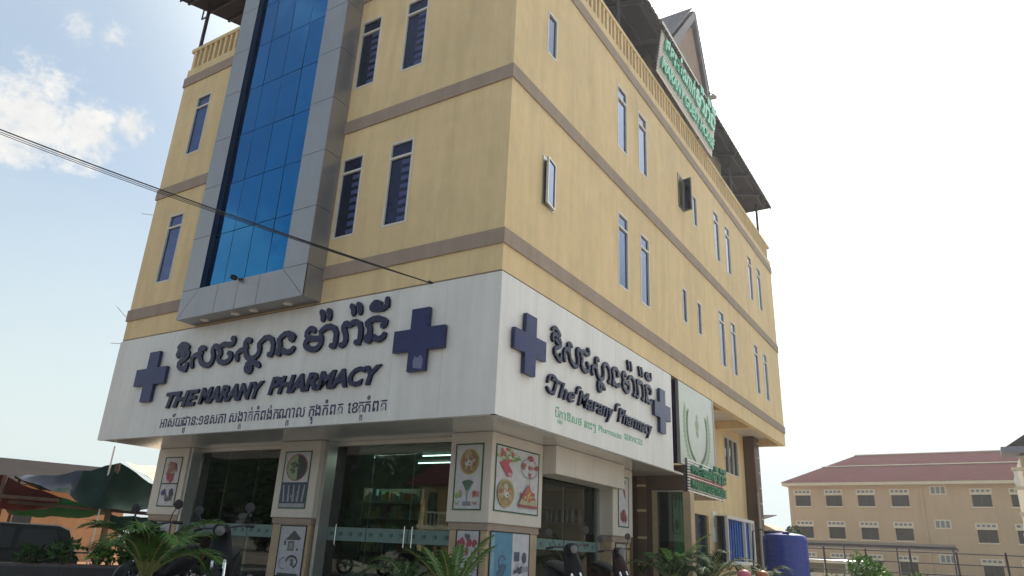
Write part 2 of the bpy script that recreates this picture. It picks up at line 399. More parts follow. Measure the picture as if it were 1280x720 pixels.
KB = [[(-4.52,5.66),(-4.58,5.72),(-4.67,5.74),(-4.77,5.63),(-4.66,5.52),(-4.3,5.48)],[(-4.32,5.55),(-4.27,5.41),(-4.33,5.31),(-4.44,5.26),(-4.63,5.3),(-4.75,5.39),(-4.72,5.48),(-4.64,5.52)],[(-4.35,5.63),(-4.14,5.74),(-3.88,5.63),(-3.87,5.26),(-3.99,5.3)],
[(-4.4,6.08),(-4.33,5.99),(-4.32,5.88)],[(-4.2,6.08),(-4.14,6.01),(-4.13,5.88)],[(-3.73,5.28),(-3.65,5.27),(-3.59,5.34),(-3.61,5.49),(-3.71,5.65),(-3.65,5.74),(-3.54,5.66),(-3.41,5.74),(-3.21,5.64),(-3.2,5.26),(-3.32,5.3)],
[(-3.55,6.09),(-3.48,6.01),(-3.46,5.89)],[(-3.37,6.1),(-3.29,6.01),(-3.28,5.89)],[(-3.07,5.66),(-2.84,5.74),(-2.57,5.64),(-2.59,5.56),(-2.66,5.55)],[(-3.07,5.66),(-2.96,5.55),(-2.97,5.39),(-3.06,5.36),(-2.98,5.27),(-2.92,5.31),(-2.93,5.41)],
[(-2.91,5.38),(-2.74,5.28),(-2.61,5.31),(-2.57,5.38)],[(-2.97,5.93),(-2.99,6.0),(-2.89,6.07),(-2.72,5.98),(-2.85,5.94)],[(-2.96,5.92),(-2.57,5.91),(-2.6,6.1)]]
GA = [(0, 4), (4, 6), (6, 8), (8, 10), (10, 11), (11, 13), (13, 16)]      # stroke ranges of each letter
GB = [(0, 2), (2, 3), (3, 5), (5, 6), (6, 8), (8, 11), (11, 13)]
def khmer_big(parent, pl, base, n, depth, w, mface, mside, ua, ub, fz=lambda z: z):
    for K, G, fu in ((KA, GA, ua), (KB, GB, ub)):
        for a, c in G:
            b = B()
            for k in range(a, c): stroke(b, K[k], w, pl, base, n, depth, mface, mside, fu, fz, k)
            b.build('letter', parent)
def lin(a0, a1, b0, b1): return lambda x: b0+(x-a0)*(b1-b0)/(a1-a0)
def khmer_line(tokens, parent, pl, base, u0, u1, z0, h, n, depth, mface, mside, offset=0.):
    """tokens: plain strings, or (string, sub) where sub is written small below the last letter of the string"""
    x = 0; items = []
    for t in tokens:
        s, sub = (t, None) if isinstance(t, str) else t
        if s == ' ': x += .35; continue
        me = text_mesh(s, offset=offset); b = bounds(me); items.append((me, x-b[0], 1, 0)); 
        w = b[1]-b[0]
        if sub:
            m2 = text_mesh(sub, offset=offset*.6); b2 = bounds(m2); k = .55
            items.append((m2, x+w-(b2[1]-b2[0])*k-b2[0]*k-.05, k, -.46))
        x += w+.06
    sx = (u1-u0)/x; sz = h/.7
    for i, (me, ox, k, oy) in enumerate(items):
        put_mesh(me, 'letter', parent, pl, base, u0+ox*sx, z0+oy*sz, sx*k, sz*k, depth, n+.0005*(i % 3), mface, mside)

# ---------------------------------------------------------------- ground
def sheet(name, x0, x1, y0, y1, z, m, nx=1, ny=1, jit=0., kind='structure'):
    b = B(); vs = []; fs = []
    for j in range(ny+1):
        for i in range(nx+1):
            vs.append((x0+(x1-x0)*i/nx, y0+(y1-y0)*j/ny, z+(random.uniform(-jit, jit) if jit else 0)))
    for j in range(ny):
        for i in range(nx): a = j*(nx+1)+i; fs.append((a, a+1, a+nx+2, a+nx+1))
    b.add(vs, fs, m); return tag(b.build(name), kind=kind)
sheet('ground', -1200, 1200, -1200, 1200, 0, lotm)
sheet('orange_earth_lot', -90, -14.5, -7, 60, .004, dirtm)
sheet('road', -300, 300, -19, -7.2, .004, asph)
fc = B(); fc.cbox((-13.2, -5.4, .006), (3.2, 24.5, .70), conc, .03); fc.box((-13.2, -5.9, .007), (3.2, -5.402, .35), conc); tag(fc.build('forecourt_slab'), kind='structure')

# ---------------------------------------------------------------- the pharmacy building
XW, YD = -11.84, 22.48
bld = thing('corner_building', 'tall yellow corner building with brown bands, blue glass bay and white shop fascia', 'building', (0, 0, 0))
B1B, B1T, B2B, B2T, B3B, B3T, RAIL = 6.816, 7.117, 10.402, 10.717, 14.18, 14.50, 15.57
ZB = 6.30
def wall(name, pl, base, u0, u1, z0, z1, holes, m, inward=.22):
    """stucco wall on a facade plane with real window openings and reveals"""
    us = sorted({u0, u1, *[h[0] for h in holes], *[h[1] for h in holes]}); zs = sorted({z0, z1, *[h[2] for h in holes], *[h[3] for h in holes]})
    b = B()
    for ua, ub in zip(us, us[1:]):
        for za, zb in zip(zs, zs[1:]):
            cu, cz = (ua+ub)/2, (za+zb)/2
            if any(h[0] < cu < h[1] and h[2] < cz < h[3] for h in holes): continue
            b.add([PT(pl, ua, za, 0, base), PT(pl, ub, za, 0, base), PT(pl, ub, zb, 0, base), PT(pl, ua, zb, 0, base)], [(0, 1, 2, 3)], m)
    for h in holes:
        a, c, d, e = h
        for (p, q), (r, s) in (((a, d), (c, d)), ((c, d), (c, e)), ((c, e), (a, e)), ((a, e), (a, d))):
            b.add([PT(pl, p, q, 0, base), PT(pl, r, s, 0, base), PT(pl, r, s, -inward, base), PT(pl, p, q, -inward, base)], [(0, 1, 2, 3)], m)
    return b.build(name, bld)
Z2, Z3 = (7.76, 9.71), (11.62, 13.53)
SM2, SM3 = (8.2, 9.26), (11.95, 13.05)
fr_h = [(u, u+.62, *z) for z in (Z2, Z3) for u in (-10.95, -4.47, -3.04)]
sd_big = [(u, u+.60, *z) for z in (Z2, Z3) for u in (5.10, 6.53, 13.50, 14.92, 18.10, 19.58)]
sd_sm = [(1.32, 1.74, *SM2), (9.76, 10.16, *SM2), (11.17, 11.55, *SM2), (1.32, 1.74, *SM3), (9.76, 10.2, *SM3), (11.17, 11.58, *SM3)]
wall('front_wall', 'F', 0, XW, 0, ZB, 14.60, fr_h, yellow)
wall('side_wall', 'S', 0, 0, YD, ZB, 14.60, sd_big+sd_sm, yellow2)
b = B(); b.box((XW, .002, ZB), (XW+.2, YD, 14.6), yellow); b.box((XW+.2, YD-.2, ZB), (-.002, YD, 14.6), yellow); b.build('rear_wall', bld)
b = B(); b.box((XW+.2, .3, 14.3), (-.25, YD-.2, 14.55), conc); b.build('roof_deck', bld)
# string courses, butted at the corner
for z0, z1 in ((B1B, B1T), (B2B, B2T), (B3B, B3T)):
    b = B(); pbox(b, 'F', XW-.035, .035, z0, z1, 0.001, .035, band); pbox(b, 'S', 0.001, YD+.035, z0, z1, 0.001, .035, band)
    b.box((XW-.035, .001, z0), (XW-.001, YD, z1), band); b.build('string_course', bld)
# parapet: solid recessed wall with a row of flat piers in front, kerb and rail
for pl, ua, ub, mm in (('F', XW, 0, yellow), ('S', 0, YD, yellow2)):
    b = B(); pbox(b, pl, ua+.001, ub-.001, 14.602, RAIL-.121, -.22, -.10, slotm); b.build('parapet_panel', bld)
    b = B(); pbox(b, pl, ua, ub, 14.601, 14.80, -.10, -.0, mm); b.build('parapet_kerb', bld)
    b = B(); b_ = RAIL-.12; pbox(b, pl, ua-(.015 if pl == 'F' else -.215), ub+.015, b_, RAIL, -.22, .015, mm); b.build('parapet_rail', bld)
    pb1 = B(); pbox(pb1, pl, 0, .11, 14.802, RAIL-.122, -.10, -.004, mm); pb2 = B(); pbox(pb2, pl, 0, .075, 14.802, RAIL-.122, -.10, -.006, mm)
    o1 = pb1.build('parapet_pier', bld); o2 = pb2.build('parapet_pier', bld)
    k = 0; u = ua+.12; first = True
    while u < ub-.3:
        for o, du in ((o1, 0), (o2, .26)):
            loc = (u+du, 0, 0) if pl == 'F' else (0, u+du, 0)
            if first: o.location = loc
            else: inst(o, bld, loc)
        first = False; u += .48
# windows
darkwin = mat('window_glass_dark', (.016, .024, .06), .08, .6, var=.2, vscale=1.5, spec=.3)
def window(pl, u0, u1, z0, z1, transom=True, louvres=False, name='window'):
    f = B(); t = .024; n0, n1 = -.06, .010
    pbox(f, pl, u0-.012, u0+t, z0-.012, z1+.012, n0, n1, wframe); pbox(f, pl, u1-t, u1+.012, z0-.012, z1+.012, n0, n1, wframe)
    pbox(f, pl, u0+t, u1-t, z0-.02, z0+t, n0, n1-.001, wframe); pbox(f, pl, u0+t, u1-t, z1-t, z1+.02, n0, n1-.001, wframe)
    zt = z1-.36
    if transom: pbox(f, pl, u0+t, u1-t, zt-.025, zt+.025, n0, n1-.002, wframe)
    f = f.build(name, bld)
    for za, zb in (((z0+t, zt-.03), (zt+.03, z1-t)) if transom else ((z0+t, z1-t),)):
        p = B(); tl = random.uniform(-.003, .003)
        p.add([PT(pl, u0+t, za, -.035+tl), PT(pl, u1-t, za, -.035-tl), PT(pl, u1-t, zb, -.035), PT(pl, u0+t, zb, -.035+tl)], [(0, 1, 2, 3)], darkwin if louvres else random.choice(WG)); p.build('pane', f)
    if louvres:
        l = B(); um = u0+(u1-u0)*.55; z = z0+t+.04
        while z < zt-.1:
            pbox(l, pl, um, u1-t-.03, z, z+.10, -.034, -.027, louv); z += .19
        l.build('louvre', f)
    return f
for h in fr_h: window('F', *h, louvres=h[0] > -6)
for h in sd_big: window('S', *h)
for h in sd_sm:
    if h == (9.76, 10.2, *SM3): continue
    if h == (1.32, 1.74, *SM2): continue
    window('S', *h, transom=False)
# the casement that stands ajar near the corner, and the one swung right open higher up
def casement(u0, u1, z0, z1, ang, fm, gm, label, wf=1.):
    """sash hinged on its far jamb, opened by ang"""
    hinge = Vector((.03, u1, 0)); Mx = Matrix.Translation(hinge) @ Matrix.Rotation(ang, 4, 'Z'); w = (u1-u0)*wf
    f = B(); t = .032
    f.box((-.02, -w, z0), (.03, -w+t, z1), fm, Mx); f.box((-.02, -t, z0), (.03, 0, z1), fm, Mx)
    f.box((-.02, -w+t, z0), (.03, -t, z0+t), fm, Mx); f.box((-.02, -w+t, z1-t), (.03, -t, z1), fm, Mx)
    o = f.build('casement', bld); o['label'] = label
    p = B(); p.box((0, -w+t, z0+t), (.008, -t, z1-t), gm, Mx); p.build('pane', o)
    fr = B()
    for a, c, d, e in ((u0-.03, u0+.04, z0-.03, z1+.03), (u1-.04, u1+.03, z0-.03, z1+.03), (u0+.04, u1-.04, z0-.03, z0+.04), (u0+.04, u1-.04, z1-.04, z1+.03)): pbox(fr, 'S', a, c, d, e, -.1, .02, fm)
    fr.build('jamb', o)
    k = B(); pbox(k, 'S', u0+.04, u1-.04, z0+.04, z1-.04, -.2, -.15, black); k.build('opening', o)
casement(1.32, 1.76, 8.22, 9.28, math.radians(9), alum, winglass, 'small window standing ajar')
casement(9.76, 10.22, 11.98, 13.12, math.radians(80), mat('bronze_frame', (.16, .15, .125), .4, .4), winglass, 'casement swung right open', .58)
# ---- the glass bay
bay = B(); BX0, BX1, BY, BZ0, BZ1 = -8.80, -4.55, -.51, 6.32, 17.85
GX0, GX1, GZ = -8.14, -5.29, 7.03
bay.box((BX0+.03, BY+.03, BZ0+.03), (GX0-.03, -.002, BZ1), joint); bay.box((GX1+.03, BY+.03, BZ0+.03), (BX1-.03, -.002, BZ1), joint); bay.box((GX0-.03, BY+.03, BZ0+.03), (GX1+.03, -.002, GZ-.03), joint)
bay.box((GX0-.03, -.355, GZ-.03), (GX1+.03, -.30, BZ1), joint)
bay = bay.build('bay_window', bld)
zj = [7.03, 8.39, 9.77, 11.15, 12.53, 13.88, 15.25, 16.62, BZ1]
g = .006
def panel(poly, d, name='cladding_panel'):
    q = B(); q.prism(poly, d, acp); return q.build(name, bay)
for za, zb in zip(zj, zj[1:]):
    z0, z1 = za+g, zb-g
    for ua, ub in ((BX0, GX0-.0), (GX1, BX1)):
        lo = z0
        panel([(ua+g, BY, lo), (ub-g, BY, lo), (ub-g, BY, z1), (ua+g, BY, z1)], (0, .028, 0))
    for x, d in ((BX1, -.028), (BX0, .028)): panel([(x, BY+.006, z0), (x, -.004, z0), (x, -.004, z1), (x, BY+.006, z1)], (d, 0, 0))
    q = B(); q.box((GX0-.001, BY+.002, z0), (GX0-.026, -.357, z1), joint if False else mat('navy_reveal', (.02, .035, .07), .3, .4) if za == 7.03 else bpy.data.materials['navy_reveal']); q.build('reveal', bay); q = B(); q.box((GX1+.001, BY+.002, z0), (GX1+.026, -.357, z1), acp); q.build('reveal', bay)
xs4 = [GX0, -7.45, -6.73, -6.01, GX1]
cuts = [BX0, -7.45, -6.73, -6.01, BX1]
for i in range(4):
    a, c = xs4[i]+g, xs4[i+1]-g; A_, C_ = cuts[i]+g, cuts[i+1]-g
    if i == 0: pl_ = [(BX0+g*2, BY, BZ0), (C_, BY, BZ0), (C_, BY, GZ-g), (GX0+g, BY, GZ-g)]
    elif i == 3: pl_ = [(A_, BY, BZ0), (BX1-g*2, BY, BZ0), (GX1-g, BY, GZ-g), (A_, BY, GZ-g)]
    else: pl_ = [(A_, BY, BZ0), (C_, BY, BZ0), (C_, BY, GZ-g), (A_, BY, GZ-g)]
    panel(pl_, (0, .028, 0))
    panel([(A_, BY+.03, BZ0), (C_, BY+.03, BZ0), (C_, -.004, BZ0), (A_, -.004, BZ0)], (0, 0, .028), 'soffit_panel')
panel([(BX0, BY, BZ0+g), (GX0-g, BY, GZ-g), (BX0, BY, GZ-g)], (0, .028, 0)); panel([(BX1, BY, BZ0+g), (BX1, BY, GZ-g), (GX1+g, BY, GZ-g)], (0, .028, 0))
for x, d in ((BX1, -.028), (BX0, .028)): panel([(x, BY+.006, BZ0+.002), (x, -.004, BZ0+.002), (x, -.004, GZ-g), (x, BY+.006, GZ-g)], (d, 0, 0))
zg = [7.03, 8.43, 9.79, 11.18, 12.55, 13.92, 15.28, 16.64, BZ1]
for i in range(4):
    for j in range(8):
        q = B(); a, c = xs4[i]+.009, xs4[i+1]-.009; z0, z1 = zg[j]+.009, zg[j+1]-.009
        r = lambda: random.uniform(-.005, .005)
        q.add([(a, -.377+r(), z0), (c, -.377+r(), z0), (c, -.377+r(), z1), (a, -.377+r(), z1)], [(0, 1, 2), (0, 2, 3)], random.choice([blueg, blueg, blueg2])); q.build('glass_pane', bay)
for x in (-8.1, -7.0, -6.38, -5.28):
    q = B(); q.lathe([(.075, BZ0-.022), (.095, BZ0-.018), (.10, BZ0-.001)], (x, -.24, 0), lampm, 16); q.build('downlight', bay, True)
# ---- terrace roof: dark sheeting on purlins, hipped, with a gable at the left
def rz_(x, y): return 17.13+.285*min(.4-x, y+.6, 21.65-y)
X0r, X1r, Y0r, Y1r, XM = -12.12, .4, -.6, 21.65, .4-11.125
rf = B()
def rquad(pts, t=.09):
    P = [Vector((x, y, rz_(x, y))) for x, y in pts]; rf.prism([tuple(p) for p in P], (0, 0, t), roofm)
ym = (Y0r+Y1r)/2
rquad([(X0r, Y0r), (X1r, Y0r), (XM, ym), (X0r, ym)]); rquad([(X1r, Y0r), (X1r, Y1r), (XM, ym)]); rquad([(X1r, Y1r), (X0r, Y1r), (X0r, ym), (XM, ym)])
roof = rf.build('terrace_roof', bld)
for k in range(16):
    x = X1r-.25-.7*k; c = X1r-x
    q = B(); a, e = Y0r+c+.05, Y1r-c-.05
    if e <= a: break
    z = rz_(x, ym)-.075; q.box((x-.03, a, z), (x+.03, e, z+.07), steel); q.build('purlin', roof)
for k in range(15):
    y = Y0r+.25+.7*k; q = B(); z = rz_(-12, y)-.075; q.box((X0r+.03, y-.03, z), (X1r-(y-Y0r)-.05, y+.03, z+.07), steel); q.build('purlin', roof)
for y in [.3+1.95*i for i in range(11)]:
    q = B(); L = min(y+.6, 21.65-y, 6.0); q.prism([(X1r-.05, y-.04, rz_(X1r-.05, y)-.22), (X1r-L, y-.04, rz_(X1r-L, y)-.22), (X1r-L, y-.04, rz_(X1r-L, y)-.08), (X1r-.05, y-.04, rz_(X1r-.05, y)-.08)], (0, .08, 0), steel); q.build('rafter', roof)
q = B()
for i in range(76):                                   # turned-down scalloped sheet edge along the side eave
    y = Y0r+.02+i*.293; q.box((X1r, y, 17.05), (X1r+.035, y+.22, 17.22), roofm)
for i in range(42):
    x = X0r+.02+i*.298; q.box((x, Y0r-.035, 17.05), (x+.22, Y0r, 17.22), roofm)
q.build('sheet_edge', roof)
for x, y in ((-11.70, .12), (-.15, .12), (-.15, 5.5), (-.15, 16.8), (-.15, 21.2), (-6, .12)):
    q = B(); zt = rz_(x, min(y, 21.6))-.02; q.tube([(x, y, RAIL-.02), (x, y, zt)], .055, steel, 10)
    q.tube([(x-(.3 if x < -10 else 0), y+(-.0 if x < -10 else -.25), zt-.05), (x-(.3 if x < -10 else 0), y+(0 if x < -10 else -.25), zt-.42), (x, y, zt-.42)], .025, steel, 6); q.build('roof_post', bld, True)
# rooftop room behind the sign
q = B(); q.box((-9, 9.2, 14.56), (-.55, 17, 18.2), mat('grey_room_wall', (.33, .29, .24), .8, var=.1)); q.build('rooftop_room', bld)
# tiled gable above the eave
gb = B(); A0 = (12.43, 21.62); L0 = (9.35, 17.9); R0 = (14.25, 17.9); XG = 0.0; XB = -4.5
wallbrown = mat('weathered_gable_wall', (.26, .18, .135), .8, var=.15)
def GP(p, x): return (x, p[0], p[1])
gb.prism([GP((L0[0]+.5, L0[1]), -.12), GP((R0[0]-.28, R0[1]), -.12), GP((A0[0], A0[1]-.7), -.12)], (-.1, 0, 0), wallbrown)
gable = gb.build('roof_gable', bld)
def slope(a, c, name):
    q = B(); P = [GP(a, XG), GP(c, XG), GP(c, XB), GP(a, XB)]
    nrm = (Vector(P[1])-Vector(P[0])).cross(Vector((-1, 0, 0))).normalized()*.10
    q.prism([P[0], P[1], P[2], P[3]], tuple(nrm), tilem); q.build(name, gable)
slope(A0, L0, 'slope'); slope(R0, A0, 'slope')
for a, c, w in ((A0, L0, .42), (A0, R0, .30)):                        # barge boards
    d = (Vector((c[0]-a[0], c[1]-a[1]))).normalized(); nn = Vector((-d.y, d.x)); nn = nn if nn.y < 0 else -nn
    q = B(); q.prism([GP(a, .02), GP(c, .02), GP((c[0]+nn.x*w, c[1]+nn.y*w), .02), GP((a[0], a[1]+nn.y*w*1.5), .02)], (-.10, 0, 0), mat('barge_board', (.15, .13, .145), .6, var=.1) if a is A0 and c is L0 else bpy.data.materials['barge_board']); q.build('barge_board', gable)
tl = B(); tl.prism([(0, 0, 0), (.30, 0, 0), (.30, .30, 0), (.15, .34, 0), (0, .30, 0)], (0, 0, .035), tilem)
sub = [(Vector((L0[0]-A0[0], L0[1]-A0[1])), A0, -1), (Vector((R0[0]-A0[0], R0[1]-A0[1])), A0, 1)]
tproto = None
for vec, A_, sgn in sub:
    ln = vec.length; d = vec.normalized(); dn = Vector((0, d.x, d.y)); nrm = Vector((0, -d.y*sgn, d.x*sgn)); nrm = nrm if nrm.z > 0 else -nrm
    for r_ in range(int(ln/.27)):
        for c_ in range(7):
            if tproto is None: tproto = tl.build('roof_tile', gable); o = tproto
            else: o = bpy.data.objects.new('roof_tile', tproto.data); COL.objects.link(o); o.parent = gable
            p = Vector((XG+.02-.31*c_-.30, A_[0], A_[1]))+dn*(r_*.27)+nrm*.125
            ex = Vector((1, 0, 0)); ey = (dn*1.0-nrm*(-.09)).normalized(); ez = ex.cross(ey); 
            if ez.dot(nrm) < 0: ez = -ez
            o.matrix_local = Matrix(((ex.x, ey.x, ez.x, p.x), (ex.y, ey.y, ez.y, p.y), (ex.z, ey.z, ez.z, p.z), (0, 0, 0, 1)))
# ---- ground floor: soffit, piers, shopfronts
def G(b, name, smooth=False, label=None):
    o = b.build(name, bld, smooth)
    if label: o['label'] = label
    return o
FB = 3.708; FL = .70
b = B(); b.box((XW+.03, .03, FB+.004), (-.03, 9.38, FB+.06), soff); G(b, 'shop_soffit')
b = B(); b.box((XW+.2, 8.6, 6.62), (-.2, YD-.2, 6.70), pierw); G(b, 'overhang_soffit')
b = B()
for y in (13.9, 17.6): b.box((-1.49, y, 6.32), (-.21, y+.3, 6.618), yellow2)
b.box((-.2, 12.3, 6.302), (-.003, YD-.002, 6.62), yellow2); b.box((-1.49, YD-.25, 6.303), (-.202, YD-.01, 6.617), yellow2); G(b, 'overhang_beam')
YP, YG, XP, XGp = 1.5, 1.92, -1.0, -1.4
def pier(x0, x1, y0, y1, upper=pierw, lz=2.05):
    b = B(); b.cbox((x0, y0, lz), (x1, y1, FB), upper, .012); o = G(b, 'pier')
    i = .06; q = B(); q.cbox((x0+i, y0+i, FL), (x1-i, y1-i*.9, lz-.13), tanst, .01); q.build('pier_base', o)
    q = B(); q.box((x0+i-.02, y0+i-.02, lz-.13), (x1-i+.02, y1-i*.5, lz-.001), brownm if False else band); q.build('pier_collar', o); return o
pier(-1.97, XP, YP, 3.44); pier(-6.86, -5.56, YP, YG+.1); pier(-11.72, -10.42, YP+.1, YG+.15)
pier(-1.75, XP, 6.96, 8.17)
b = B(); b.box((XW+.01, YG+.16, FL), (XW+.25, 22.3, FB), pierw); G(b, 'party_wall'); b = B(); b.box((XW+.25, 9.0, FL), (-1.55, 9.2, FB), intw); G(b, 'rear_partition')
for (x0, x1) in ((-10.42, -6.86), (-5.56, -1.97)):
    b = B(); b.box((x0, YG-.28, FL), (x0+.10, YG+.06, FB), alum); b.box((x1-.10, YG-.1, FL), (x1, YG+.06, FB), alum); b.box((x0+.1, YG-.03, FB-.09), (x1-.1, YG+.05, FB), alum)
    sf = G(b, 'shopfront_frame')
    n = 3; w = (x1-x0-.2)/n
    for i in range(n):
        q = B(); a = x0+.1+w*i+.006; c = a+w-.012; q.box((a, YG, FL+.02), (c, YG+.012, FB-.095), shopg); q.build('glass_panel', sf)
    for i in range(n):
        q = B(); a = x0+.1+w*i+.01; c = a+w-.02; q.box((a, YG-.004, 1.63), (c, YG-.002, 1.90), frost)
        for k in range(4):
            cx = a+(k+.5)*(c-a)/4; q.lathe([(.045, YG-.0055), (.045, YG-.0045)], (cx, 0, 1.77), mat('icon_print', (.03, .10, .09), .6) if 'icon_print' not in bpy.data.materials else bpy.data.materials['icon_print'], 10, 'y')
            q.box((cx-.075, YG-.0052, 1.70), (cx-.06, YG-.0045, 1.82), bpy.data.materials['icon_print'])
        q.build('frosted_band', sf)
for x in (-3.25, -3.05, -5.15):
    q = B(); q.tube([(x, YG-.01, 1.98), (x, YG-.06, 1.95), (x, YG-.06, 1.55), (x, YG-.01, 1.52)], .012, chrome, 8); G(q, 'door_handle', True)
# side shopfront
b = B(); b.box((XGp-.05, 3.44, FB-.5), (XGp+.05, 6.95, FB), alum); b.box((XGp-.05, 6.86, FL), (XGp+.06, 6.96, FB-.5), alum); b.box((XGp-.05, 3.44, FL), (XGp+.05, 3.5, FB-.5), alum)
sf = G(b, 'shopfront_frame')
for a, c in ((3.506, 5.17), (5.185, 6.855)):
    q = B(); q.box((XGp-.012, a, FL+.02), (XGp, c, FB-.505), shopg); q.build('glass_panel', sf)
    q = B(); q.box((XGp+.002, a+.01, 1.65), (XGp+.004, c-.01, 1.87), frost)
    for k in range(4):
        cy = a+(k+.5)*(c-a)/4; q.lathe([(.05, XGp+.0045), (.05, XGp+.0055)], (0, cy, 1.76), bpy.data.materials['icon_print'], 10, 'x'); q.box((XGp+.0045, cy+.09, 1.70), (XGp+.0052, cy+.105, 1.84), bpy.data.materials['icon_print'])
    q.build('frosted_band', sf)
q = B()
for i in range(4): q.cbox((-1.32, 3.46+i*.88, 3.13), (-.70, 3.46+i*.88+.874, FB-.003), pierw, .006)
G(q, 'shutter_box')
# interior: lit ceiling tubes, shelves with packages
b = B(); b.box((XW+.3, 8.8, FL), (-1.6, 8.85, FB-.1), intw); G(b, 'shop_back_wall'); b = B(); b.box((XW+.3, YG+.3, FB-.09), (-1.6, 8.8, FB-.05), intw); G(b, 'shop_ceiling'); b = B(); b.box((-8.3, 3, FL), (-8.2, 8.78, FB-.1), intw); G(b, 'shop_partition')
for x, y in ((-4.2, 3.4), (-8.9, 3.6), (-3.2, 5.6), (-5.3, 4.6)):
    q = B(); q.tube([(x, y, FB-.14), (x+1.25, y, FB-.14)], .014, tubem, 8); G(q, 'ceiling_tube', True)
for x, y in ((-4.6, 2.9), (-8.6, 2.9)):
    al = bpy.data.lights.new('shop_tube_light', 'AREA'); al.shape = 'RECTANGLE'; al.size = 1.3; al.size_y = .08; al.energy = 26; al.color = (1, .93, .78)
    ao = bpy.data.objects.new('shop_tube_light', al); COL.objects.link(ao); ao.location = (x, y, FB-.17)
pk = [cm(*c) for c in ((.6, .5, .35), (.2, .35, .4), (.5, .15, .1), (.7, .7, .65), (.15, .4, .2), (.6, .5, .2), (.6, .6, .6))]
def shelf(x0, x1, y, levels, seed):
    rr = random.Random(seed); t = thing('display_shelf', '', 'shelf', ((x0+x1)/2, y, FL))
    q = B(); w = (x1-x0)/2
    for z in levels: q.box((-w, -.02, z-.02), (w, .34, z), alum)
    for x in (-w, w-.03): q.box((x, -.02, 0), (x+.03, .34, levels[-1]+.3), alum)
    q.box((-w, .345, 0), (w, .36, levels[-1]+.3), intw); q.build('rack', t)
    q = B()
    for z in levels:
        x = -w+.05
        while x < w-.15:
            ww = rr.uniform(.05, .14); h = rr.uniform(.10, .27); q.box((x, .02, z+.001), (x+ww, .2, z+h), rr.choice(pk)); x += ww+rr.uniform(.005, .04)
    tag(q.build('medicine_boxes', t), kind='stuff'); return t
shelf(-5.3, -3.5, 2.75, [.4, .75, 1.1, 1.45, 1.8], 1)['label'] = 'shelves of medicine boxes behind the right front window, at its left side'
shelf(-8.1, -6.9, 2.5, [.3, .65, 1.0, 1.35, 1.7, 2.1], 2)['label'] = 'shelves of boxes behind the left front window beside the middle pier'
shelf(-3.2, -2.1, 6.2, [.4, .75, 1.1, 1.45, 1.8], 3)['label'] = 'shelves of boxes deep inside the shop, seen behind the glass doors'
# ---- entrance portal and canopy beside the fascia
b = B(); b.box((-1.52, 9.4, FL), (-.80, 9.75, 3.99), brownm); b.box((-.80, 9.4, 3.30), (-.001, 9.75, 3.99), brownm); b.box((-.08, 9.42, FL), (.12, 9.74, 3.298), tanst); b.box((-.94, 9.385, FL), (-.80, 9.398, 3.28), tanst); b.box((-.94, 9.383, 3.28), (-.05, 9.397, 3.32), alum); G(b, 'entrance_portal')
q = B(); q.box((-1.36, 9.385, FL), (-1.12, 9.399, 3.9), mat('mid_brown_panel', (.15, .095, .06), .5, var=.1)); G(q, 'portal_strip')
for z in (3.45, 2.79, 2.09, 1.4):
    q = B(); q.box((-1.37, 9.372, z-.03), (-1.11, 9.384, z+.03), cm(.55, .42, .25)); G(q, 'portal_inlay')
q = B(); q.box((-.80, 9.5, FL+.02), (-.09, 9.515, 3.298), greeng); q.box((-.80, 9.7, FL+.02), (-.45, 9.71, 3.29), cm(.02, .16, .07)); G(q, 'entrance_door')
b = B(); b.box((-1.49, 9.752, 3.32), (-.003, 12.75, 3.98), tanst); G(b, 'canopy')
# ---- the set-back yellow wall below the overhang
XR = -1.5
def WS(b, y0, y1, z0, z1, n0, n1, m): return pbox(b, 'S', y0, y1, z0, z1, n0, n1, m, XR)
us = [(14.46, 16.15, FL+.1, 3.06), (18.5, 20.45, 4.78, 6.25)]
wl = wall('recessed_wall', 'S', XR, 9.76, YD, FL, 6.62, us, yellow)
b = B(); b.box((-11.6, YD-.15, FL), (XR-.002, YD, ZB-.004), yellow); G(b, 'end_wall')
b = B(); WS(b, 14.46, 16.15, FL+.1, 3.06, -.1, -.08, darkg); G(b, 'side_door_glass')
f = B()
for y0, y1, z0, z1 in ((18.5, 18.56, 4.78, 6.25), (20.39, 20.45, 4.78, 6.25), (18.56, 20.39, 4.78, 4.84), (18.56, 20.39, 6.19, 6.25), (19.12, 19.17, 4.84, 6.19), (19.75, 19.8, 4.84, 6.19)): WS(f, y0, y1, z0, z1, -.08, .02, wframe)
f = G(f, 'window')
for y0, y1 in ((18.56, 19.12), (19.17, 19.75), (19.8, 20.39)):
    q = B(); WS(q, y0, y1, 4.84, 6.19, -.05, -.04, darkg); q.build('pane', f)
f = B()                                                   # projecting white-framed window with blue curtain
for y0, y1 in ((16.7, 16.8), (18.95, 19.06), (19.85, 19.94), (20.25, 20.36)): WS(f, y0, y1, 1.52, 3.10, .40, .50, wframe)
WS(f, 16.8, 20.25, 3.02, 3.10, .41, .499, wframe); WS(f, 16.8, 20.25, 1.52, 1.60, .41, .499, wframe); WS(f, 16.7, 20.36, 3.10, 3.13, .0, .50, wframe); WS(f, 16.7, 20.36, 1.49, 1.52, .0, .50, wframe)
f = G(f, 'box_window')
q = B()
for i in range(22):
    y = 16.8+i*.16; WS(q, y, y+.09, 1.6, 3.02, .34, .37+.03*(i % 2), curtain)
WS(q, 16.8, 20.3, 1.6, 3.02, .30, .339, curtain); q.build('curtain', f)
b = B(); b.cbox((-1.499, 21.37, FL), (-1.05, 22.2, 6.617), brownm, .01); G(b, 'corner_column')
for i in range(9):
    z = 1.4+i*.62; q = B(); q.box((-1.052, 21.8, z), (-1.035, 22.21, z+.05), cm(.6, .5, .35)); G(q, 'column_inlay')
